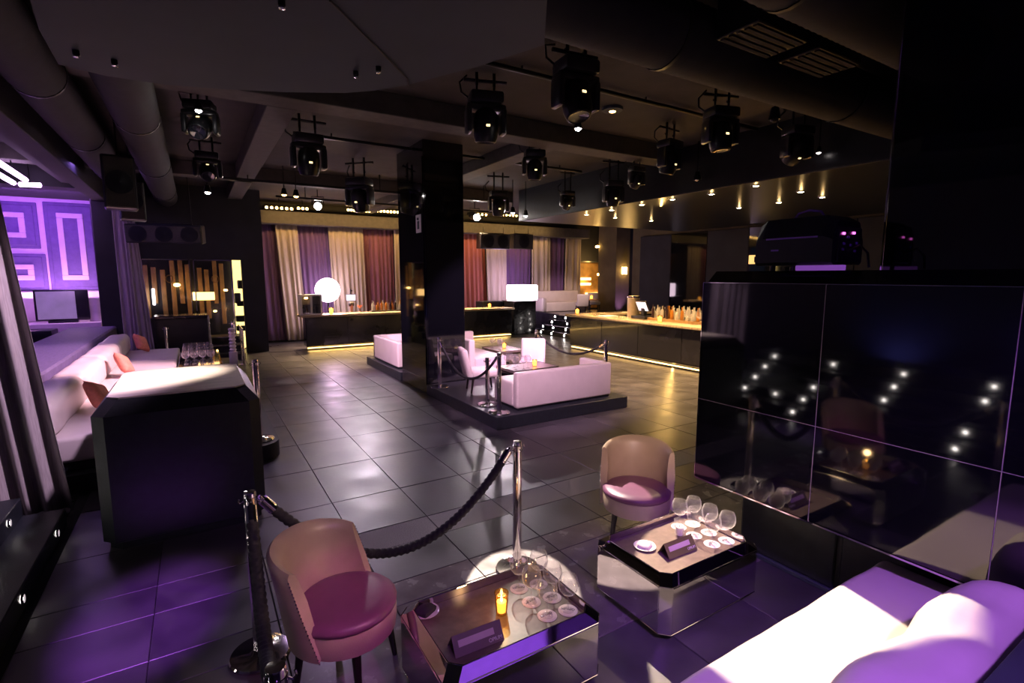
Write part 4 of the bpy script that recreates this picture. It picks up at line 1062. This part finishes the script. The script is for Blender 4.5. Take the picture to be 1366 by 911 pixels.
# dark glazed back wall of the side bar
bb = sempty('wall_bar_back')
for k in range(6):
    y0 = 5.6 + 1.6 * k; bm = B(); bx(bm, 15.40, 15.48, y0, y0 + 1.58, .9, 3.85, .006, 1); obj('panel', bm, 'black_gloss' if k in (2, 4) else 'dark_wall', bb)
p = gx(1010, 346, 15.3); s = thing('exit_sign', 'small amber lit exit pictogram sign on the dark bar wall', 'sign', (15.3, p.y, p.z))
bm = B(); bx(bm, 0, .08, -.3, .3, -.14, .14, .01); obj('box', bm, 'exit_amber', s)
bm = B(); bx(bm, -.006, 0, -.06, .1, -.09, .09); bx(bm, -.006, 0, -.24, -.12, -.02, .02); obj('pictogram', bm, 'ink', s)
bm = B(); bx(bm, -.007, -.0055, -.02, .04, -.03, .05); obj('pictogram_figure', bm, 'exit_amber', s)
p = gx(1056, 282, 14.9); t = thing('wall_speaker', 'black wall loudspeaker above the dark bar wall', 'speaker', (14.95, p.y, p.z))
bm = B(); bx(bm, -.2, .2, -.32, .32, -.5, .5, .03); obj('cabinet', bm, 'black_plastic', t)
bm = B(); bx(bm, -.21, -.2, -.28, .28, -.46, .46); obj('grille', bm, 'speaker_grill', t)
bm = B(); bx(bm, .2, .55, -.05, .05, -.05, .05); obj('bracket', bm, 'black_metal', t)
# ================================================================== CEILING EQUIPMENT
# ---- canopy over the side bar with downlights
bm = B(); bx(bm, 8.35, 15.4, 2.2, 13.2, 3.92, 4.0); bx(bm, 8.35, 8.45, 2.2, 13.2, 4.0, 4.8); struct(obj('ceiling_bar', bm, 'black_satin'))
bm = B(); bx(bm, 8.33, 8.36, 2.2, 13.2, 3.90, 3.925); struct(obj('trim_8', bm, 'beam'))
for x, y in ((9.0, 10.86), (10.15, 11.0), (8.92, 9.8), (8.85, 8.72), (8.8, 7.78), (8.9, 6.88), (8.77, 5.84), (11.6, 11.03), (11.23, 7.88), (11.18, 6.86), (10.14, 5.79), (11.2, 5.94)):
    t = thing('downlight', 'glowing amber downlight set in the dark canopy above the side bar', 'light', (x, y, 3.92), 0, 'canopy downlights')
    bm = B(); lathe(bm, [(.055, 0), (.085, 0), (.085, -.012), (.06, -.014), (.055, -.004)], 20, ends=False); obj('trim_ring', bm, 'chrome', t)
    bm = B(); lathe(bm, [(0, -.002), (.056, -.002), (.05, -.01), (0, -.012)], 20); obj('lamp', bm, 'downlight', t)
    spot((x, y, 3.86), (x, y, 0), 420, (1, .62, .26), 95, .7, .04)
    point((x, y, 3.84), .8, (1, .62, .24), .02)

# ---- suspended panel overhead
ZS = 3.6
poly = [gz(*p, ZS).xy for p in ((726, 60), (640, 88), (545, 113), (500, 121), (460, 124), (380, 123), (300, 119), (220, 113), (140, 101), (78, 86), (52, 40), (40, 0))]
poly = [(p.x, p.y) for p in poly] + [(-.9, 2.0), (-.9, .6), (1.05, .6), (1.45, 2.05)]
sp = thing('suspended_panel', 'large dark suspended ceiling panel with cut corners and small spot lamps', 'ceiling panel', (0, 0, 0))
bm = B(); prism(bm, poly, ZS, ZS + .16); obj('panel', bm, 'soffit', sp, 0)
a, b, c = gz(440, 0, ZS), gz(543, 104, ZS), gz(545, 113, ZS)
bm = B(); tube(bm, [(p.x, p.y, ZS - .002) for p in (a, b, c)], .006, 6); obj('seam', bm, 'beam', sp)
for x, y in ((-.7, 1.2), (.9, 1.2), (.1, 3.75), (1.2, 3.0)):
    bm = B(); cyl(bm, (x, y, ZS + .16), (x, y, 4.8), .012, n=8); obj('hanger', bm, 'black_metal', sp)
for px, py in ((376, 10), (475, 102), (505, 96), (102, 75), (153, 87)):
    p = gz(px, py, ZS - .03)
    t = thing('mini_spot', 'tiny chrome spot lamp under the suspended ceiling panel', 'lamp', (p.x, p.y, ZS), 0, 'mini spots under the panel')
    bm = B(); lathe(bm, [(0, 0), (.018, 0), (.018, -.025), (.012, -.03), (0, -.03)], 14); obj('housing', bm, 'black_metal', t)
    bm = B(); lathe(bm, [(0, -.03), (.014, -.03), (.016, -.036), (0, -.04)], 14); obj('lens', bm, 'chrome', t)

# ---- ducts
def duct(name_lab, p0, p1, r):
    p0, p1 = Vector(p0), Vector(p1); L = (p1 - p0).length; n = int(L / .045)
    t = thing('air_duct', name_lab, 'duct', (0, 0, 0))
    bm = B(); tube(bm, [p0.lerp(p1, i / n) for i in range(n + 1)], r, 20, lambda a, s: 1 + .014 * math.sin(s * 70)); obj('shell', bm, 'duct', t, 60)
    for f in (.15, .4, .65, .9):
        q = p0.lerp(p1, f); d = (p1 - p0).normalized() * .02
        bm = B(); cyl(bm, q - d, q + d, r * 1.03, n=24); cyl(bm, (q.x, q.y, q.z), (q.x, q.y, 4.8), .015, n=6); obj('hanger_band', bm, 'black_metal', t)
duct('ribbed dark air duct close to the booth header', (-1.27, 3.0, 4.40), (-1.27, 13.9, 4.40), .26)
duct('ribbed dark air duct beside the scanner lamps', (-.52, 3.0, 4.42), (-.52, 17.0, 4.42), .27)
duct('smooth dark air duct crossing above the slab partition', (1.9, 3.45, 4.45), (14, 3.45, 4.45), .3)
duct('wide dark air duct with grilles crossing beside the black pillar', (1.9, 2.3, 4.48), (14, 2.3, 4.48), .3)
for px, py, rz in ((1005, 68, 0), (1125, 82, 0)):
    p = gz(px, py, 4.25)
    t = thing('duct_grille', 'dark louvred grille box between the crossing ducts, ' + ('next to the black pillar' if px > 1100 else 'away from the pillar'), 'grille', (p.x, 2.88, 4.3))
    bm = B(); bx(bm, -.36, .36, -.2, .2, 0, .5, .01, 1); obj('box', bm, 'black_metal', t)
    for k in range(5):
        bm = B(); bx(bm, -.33, .33, -.17 + .075 * k, -.13 + .075 * k, -.012, .004, 0, 1); obj('slat', bm, 'napkin_black', t)

# ---- hanging loudspeakers
def speaker(p, rz, tilt, w, h, d, label, grp=None, drivers=2):
    t = thing('loudspeaker', label, 'speaker', p, rz, grp); t.rotation_euler = (tilt, 0, rz)
    bm = B(); bx(bm, -w / 2, w / 2, -d / 2, d / 2, -h / 2, h / 2, .02, 1); obj('cabinet', bm, 'black_plastic', t)
    bm = B(); bx(bm, -w / 2 + .03, w / 2 - .03, -d / 2 - .012, -d / 2, -h / 2 + .03, h / 2 - .03, .004, 1); obj('grille', bm, 'speaker_grill', t)
    for k in range(drivers):
        xx = (k - (drivers - 1) / 2) * w / drivers
        bm = B(); lathe(bm, [(min(w / drivers, h) * .38, 0), (min(w / drivers, h) * .42, .012), (min(w / drivers, h) * .34, .014), (.03, -.0), (0, .01)], 20, M=Matrix.Translation((xx, -d / 2 - .012, 0)) @ Matrix.Rotation(PI / 2, 4, 'X')); obj('driver', bm, 'black_metal', t)
    bm = B()
    if drivers == 1 and w < .6: cyl(bm, (0, 0, h / 2 - .02), (0, 0, 4.8 - p[2]), .015, n=6)
    else:
        for s in (-1, 1): cyl(bm, (s * w * .35, 0, h / 2 - .02), (s * w * .35, 0, 4.8 - p[2]), .012, n=6)
        bx(bm, -w * .36, w * .36, -.02, .02, h / 2 - .01, h / 2 + .03)
    obj('hanger', bm, 'black_metal', t)
p = gy(222, 312, 14.4); speaker((p.x, 14.4, p.z), -.2, .1, 1.5, .42, .4, 'wide black loudspeaker hanging in front of the entrance wall', None, 3)
p = gz(200, 262, 4.0); speaker((-.9, 10.2, 3.72), .1, .0, .42, .8, .35, 'slim black loudspeaker hanging below the air ducts', None, 1)
speaker((-.9, 12.0, 3.66), .1, .0, .4, .7, .35, 'second slim black loudspeaker below the air ducts, farther along', None, 1)
p = gy(658, 322, 18.4); speaker((p.x, 18.4, p.z), 0, .05, 1.35, .62, .4, 'black twin loudspeaker hanging before the cream curtain', None, 2)
p = gy(686, 322, 18.4); speaker((p.x + .35, 18.4, p.z), 0, .05, .95, .62, .4, 'smaller black loudspeaker hanging beside the twin loudspeaker', None, 1)

# ---- moving head lamps
def moving_head(label, loc, rz, tilt, s=1.0, lens='lens', grp='moving head lamps'):
    drop = 4.8 - loc[2]
    t = thing('moving_head_lamp', label, 'stage lamp', loc, rz, grp, s)
    bm = B(); bx(bm, -.19, .19, -.14, .14, .20, .33, .03, 2); obj('base', bm, 'black_plastic', t)
    bm = B()
    for sx in (-1, 1):
        bx(bm, sx * .2 - .035, sx * .2 + .035, -.09, .09, -.12, .16, .03, 2)
    bx(bm, -.225, .225, -.08, .08, .13, .2, .02, 2); obj('yoke', bm, 'black_plastic', t)
    M = Matrix.Rotation(tilt, 4, 'X')
    bm = B(); lathe(bm, [(0, .17), (.08, .165), (.135, .1), (.145, 0), (.14, -.14), (.12, -.2), (.105, -.21), (.1, -.2)], 20, ends=False, M=M)
    hd = obj('head', bm, 'black_metal', t)
    bm = B(); lathe(bm, [(0, -.185), (.06, -.19), (.1, -.2), (.1, -.196), (0, -.18)], 20, M=M); obj('lens', bm, lens, hd)
    bm = B(); bx(bm, -.022, .022, -.150, -.14, -.045, -.02, .003, 1, M); obj('display', bm, 'display_dot', hd)
    bm = B()
    for sx in (-1, 1):
        tube(bm, [(sx * .1, 0, .33), (sx * .1, 0, .40), (sx * .1, .03, .43)], .014, 8); cyl(bm, (sx * .1, 0, .40), (sx * .1, 0, drop / s), .018, n=8)
    tube(bm, [(-.25, .02, drop / s - .08), (.25, .02, drop / s - .08)], .02, 8); obj('clamp', bm, 'black_metal', t)
    bm = B(); tube(bm, [(-.18, .1, .3), (-.26, .12, .36), (-.28, .1, .46), (-.2, .05, min(.55, drop / s - .02))], .012, 6); obj('cable', bm, 'black_metal', t)
    return t
HEADS = [((412, 213), 4.12, 'black moving head lamp hanging near the long ceiling beam', .5, .2, 'lens', 1.15),
         ((480, 265), 3.95, 'black moving head lamp hanging in front of the curtain light bar', -.3, .3, 'lens', 1.3),
         ((648, 165), 4.2, 'black moving head lamp hanging just right of the suspended ceiling panel', .2, .15, 'lens', 1.1),
         ((768, 130), 4.25, 'black moving head lamp with a lit lens aimed at the mirrored tables', .4, -.3, 'lens', 1.15),
         ((713, 225), 4.2, 'black moving head lamp hanging right of the mirror column top', .1, .1, 'lens', .95),
         ((893, 215), 4.2, 'black moving head lamp hanging from the cross beam end', .6, .3, 'lens', 1.0),
         ((961, 180), 4.2, 'black moving head lamp over the floor beside the bar canopy', .2, -.1, 'lens', 1.05),
         ((1063, 200), 4.15, 'black moving head lamp with small lit dots at the canopy edge', .2, .9, 'lens', 1.0),
         ((818, 262), 4.0, 'black moving head lamp hanging low before the canopy fascia', .2, .2, 'lens', 1.0),
         ((849, 240), 4.15, 'small black moving head lamp next to the canopy fascia', .4, .6, 'lens', .75),
         ((757, 270), 4.05, 'small black moving head lamp by the far end of the canopy', .4, .6, 'lens', .8),
         ((665, 275), 4.0, 'black moving head lamp above the far bar beside the bright profile lamp', .2, .3, 'lens', 1.1),
         ((268, 168), 4.3, 'black scanner lamp beside the ribbed air duct', .2, -.9, 'lens', .95),
         ((277, 228), 4.2, 'black scanner lamp with a bright mirror beyond the cross beam', .5, -.9, 'lens', 1.0)]
for (px, z, lab, rz, tl, ln, s) in HEADS:
    p = gz(*px, z); moving_head(lab, p, rz - .5, tl, s, ln)
# lit dots on scanners, small lit lamps
def mini(px, py, z, lab, m, r=.03, drop=True, grp=None, to=4.8):
    p = gz(px, py, z); t = thing('spot_lamp', lab, 'lamp', p, 0, grp)
    bm = B(); lathe(bm, [(0, r * 3.2), (r * .9, r * 3), (r * 1.5, 0), (r * 1.4, 0), (0, r)], 16); obj('housing', bm, 'black_metal', t)
    bm = B(); ball(bm, (0, 0, 0), r, 12, .6); obj('lens', bm, m, t)
    if drop:
        bm = B(); cyl(bm, (0, 0, r * 3), (0, 0, to - z), .012, n=6); obj('hanger', bm, 'black_metal', t)
mini(265, 148, 4.35, 'tiny bright white spot lamp next to the duct beside the scanner lamp', 'lamp_white', .035)
mini(277, 257, 4.0, 'tiny bright white spot lamp hanging below the farther scanner', 'lamp_white', .05)
mini(684, 284, 3.95, 'bright white spot lamp left in the pair above the hanging loudspeakers', 'lamp_white', .05)
mini(701, 288, 3.9, 'bright white spot lamp right in the pair above the hanging loudspeakers', 'lamp_white', .05)
mini(771, 172, 4.0, 'bright white lamp at the nose of the moving head aimed at the tables', 'lamp_white', .035)
mini(1092, 204, 4.15, 'tiny white lamp beside the moving head at the canopy edge', 'led_dim', .03)
mini(395, 262, 4.1, 'small lamp with an amber glow near the curtain light bar', 'lamp_amber', .05)
mini(379, 260, 4.15, 'small lamp with a yellow glow at the end of the curtain light bar', 'lamp_amber', .05)
mini(930, 240, 4.1, 'slim pendant spot hanging beside the canopy', 'chrome', .05)
mini(1033, 160, 4.25, 'slim black pendant spot near the crossing ducts', 'black_metal', .05)
# two bright profile lamps above the far bar
for px, z, lab in (((424, 275), 4.05, 'blazing white profile lamp above the far bar, left of the column'), ((636, 290), 3.95, 'blazing white profile lamp right beside the mirror column')):
    p = gz(*px, z); p = gy(*px, 15.9 if px[0] < 500 else 14.6)
    t = thing('profile_lamp', lab, 'stage lamp', p, math.radians(-12))
    bm = B(); cyl(bm, (0, 0, 0), (0, .5, .12), .11, .13, 20); obj('barrel', bm, 'black_metal', t)
    bm = B(); cyl(bm, (0, -.02, -.005), (0, 0, 0), .1, n=20); obj('lens', bm, 'lamp_white', t)
    bm = B(); tube(bm, [(-.16, .25, .05), (-.16, .25, .3), (.16, .25, .3), (.16, .25, .05)], .015, 6); cyl(bm, (0, .25, .3), (0, .25, 4.8 - p.z), .015, n=6); obj('yoke', bm, 'black_metal', t)
# ceiling discs
for px, py, m, lab in ((817, 146, 'lamp_amber', 'round ceiling light with a yellow glow'), (1001, 187, 'led_dim', 'round white ceiling light near the moving heads')):
    p = gz(px, py, 4.78); t = thing('ceiling_light', lab, 'light', (p.x, p.y, 4.8))
    bm = B(); lathe(bm, [(0, 0), (.16, 0), (.15, -.04), (.1, -.05), (0, -.05)], 24); obj('housing', bm, 'soffit', t)
    bm = B(); lathe(bm, [(0, -.05), (.05, -.05), (.04, -.06), (0, -.06)], 16); obj('lamp', bm, m, t)
# light bars with bulbs above the curtains
for a, b, n in ((352, 392, 6), (395, 412, 3), (462, 494, 8), (496, 532, 8), (624, 650, 5), (668, 690, 5)):
    pa, pb = gy(a, 279 + (a - 350) * .03, 18.6), gy(b, 280 + (b - 350) * .03, 18.6); pb.z = pa.z
    t = thing('light_bar', 'slim light bar with a row of small amber bulbs above the striped curtains', 'light bar', pa, 0, 'curtain light bars')
    L = (pb - pa).length
    bm = B(); bx(bm, 0, L, -.06, .06, .02, .16, .01, 1); cyl(bm, (L / 2, 0, .16), (L / 2, 0, 4.8 - pa.z), .012, n=6); obj('rail', bm, 'black_metal', t)
    for k in range(n):
        bm = B(); ball(bm, (L * (k + .5) / n, -.06, .06), .045, 8); obj('bulb', bm, 'lamp_amber', t)
area((5.0, 18.3, 4.3), (5.0, 19.3, 4.0), 6, .1, 40, AMBER)
area((11.0, 18.3, 4.3), (11.0, 19.3, 4.0), 5, .1, 34, AMBER)
# rigging pipes
for k, (a, b) in enumerate((((1.6, 9.75, 4.72), (7.9, 9.75, 4.72)), ((3.0, 5.5, 4.74), (8.2, 5.5, 4.74)), ((.4, 13.0, 4.4), (7.8, 13.0, 4.4)), ((2.0, 15.4, 4.42), (9.5, 15.4, 4.42)))):
    bm = B(); cyl(bm, a, b, .03, n=10)
    for f in (.1, .5, .9):
        q = Vector(a).lerp(Vector(b), f); cyl(bm, q, (q.x, q.y, 4.8), .015, n=6)
    tag(obj('rigging_pipe', bm, 'black_metal'), ['black rigging pipe along the ceiling behind the cross beam', 'black rigging pipe along the ceiling in front of the cross beam', 'black rigging pipe before the second cross beam', 'black rigging pipe carrying lamps above the far bar'][k], 'pipe')
# warm wash on the ceiling near the rear beam
spot((3.0, 12.2, 3.6), (2.6, 9.4, 4.8), 14, AMBER, 70, .9, .05)
spot((5.4, 11.5, 3.6), (6.2, 9.4, 4.8), 14, AMBER, 70, .9, .05)

# ================================================================== HAZE MACHINE ON THE PARTITION
p0, p1 = gx(1015, 358, 3.82), gx(1145, 358, 3.82)
yl, yr = p1.y, p0.y
h0 = gx(1080, 292, 3.82).z - 2.335
t = thing('haze_machine', 'black haze machine box with violet control panel on top of the slab partition', 'machine', (3.82, (yl + yr) / 2, 2.335))
Lh = (yr - yl) / 2 * .78
bm = B()
sec = [(-.17, .04), (.17, .04), (.20, .06), (.20, h0 * .62), (.14, h0), (-.14, h0), (-.20, h0 * .62), (-.20, .06)]
rings(bm, [[Vector((x, y, z if yy == 0 else .03 + (z - .03) * .88)) for x, z in sec] for y, yy in ((-Lh, 1), (-Lh + .07, 0), (Lh - .05, 0), (Lh, 1))]); obj('housing', bm, 'black_satin', t, 0)
bm = B(); bx(bm, -.203, -.199, -Lh + .1, Lh - .08, h0 * .60, h0 * .63); bx(bm, -.204, -.199, Lh * .35, Lh * .55, h0 * .38, h0 * .41); obj('trim_line', bm, 'violet_mark', t)
bm = B(); bx(bm, -.15, .15, -Lh - .014, -Lh + .02, h0 * .16, h0 * .78, .004, 1); cp = obj('control_panel', bm, 'black_plastic', t)
for k, (x, z, m) in enumerate(((-.1, .66, 'magenta_led'), (-.04, .6, 'violet_mark'), (.03, .68, 'magenta_led'), (-.09, .48, 'violet_mark'), (.0, .46, 'violet_mark'), (.08, .5, 'violet_mark'), (-.1, .38, 'violet_mark'), (.06, .36, 'violet_mark'))):
    bm = B(); bx(bm, x - .014, x + .014, -Lh - .022, -Lh - .014, h0 * z - .008, h0 * z + .008, .002, 1); obj('button', bm, m, cp)
bm = B(); tube(bm, [(0, .12, h0 - .01), (0, .08, h0 + .045), (0, 0, h0 + .06), (0, -.08, h0 + .045), (0, -.12, h0 - .01)], .008, 8); obj('handle', bm, 'violet_mark', t)
for sx in (-.13, .13):
    for sy in (-Lh + .1, Lh - .1):
        bm = B(); cyl(bm, (sx, sy, 0), (sx, sy, .045), .02, n=10); obj('foot', bm, 'black_plastic', t)
bm = B(); tube(bm, [(-.02, -Lh - .01, h0 * .35), (-.03, -Lh - .09, h0 * .45), (-.03, -Lh - .14, h0 * .3), (-.02, -Lh - .15, .02)], .008, 8); obj('power_cord', bm, 'black_plastic', t)
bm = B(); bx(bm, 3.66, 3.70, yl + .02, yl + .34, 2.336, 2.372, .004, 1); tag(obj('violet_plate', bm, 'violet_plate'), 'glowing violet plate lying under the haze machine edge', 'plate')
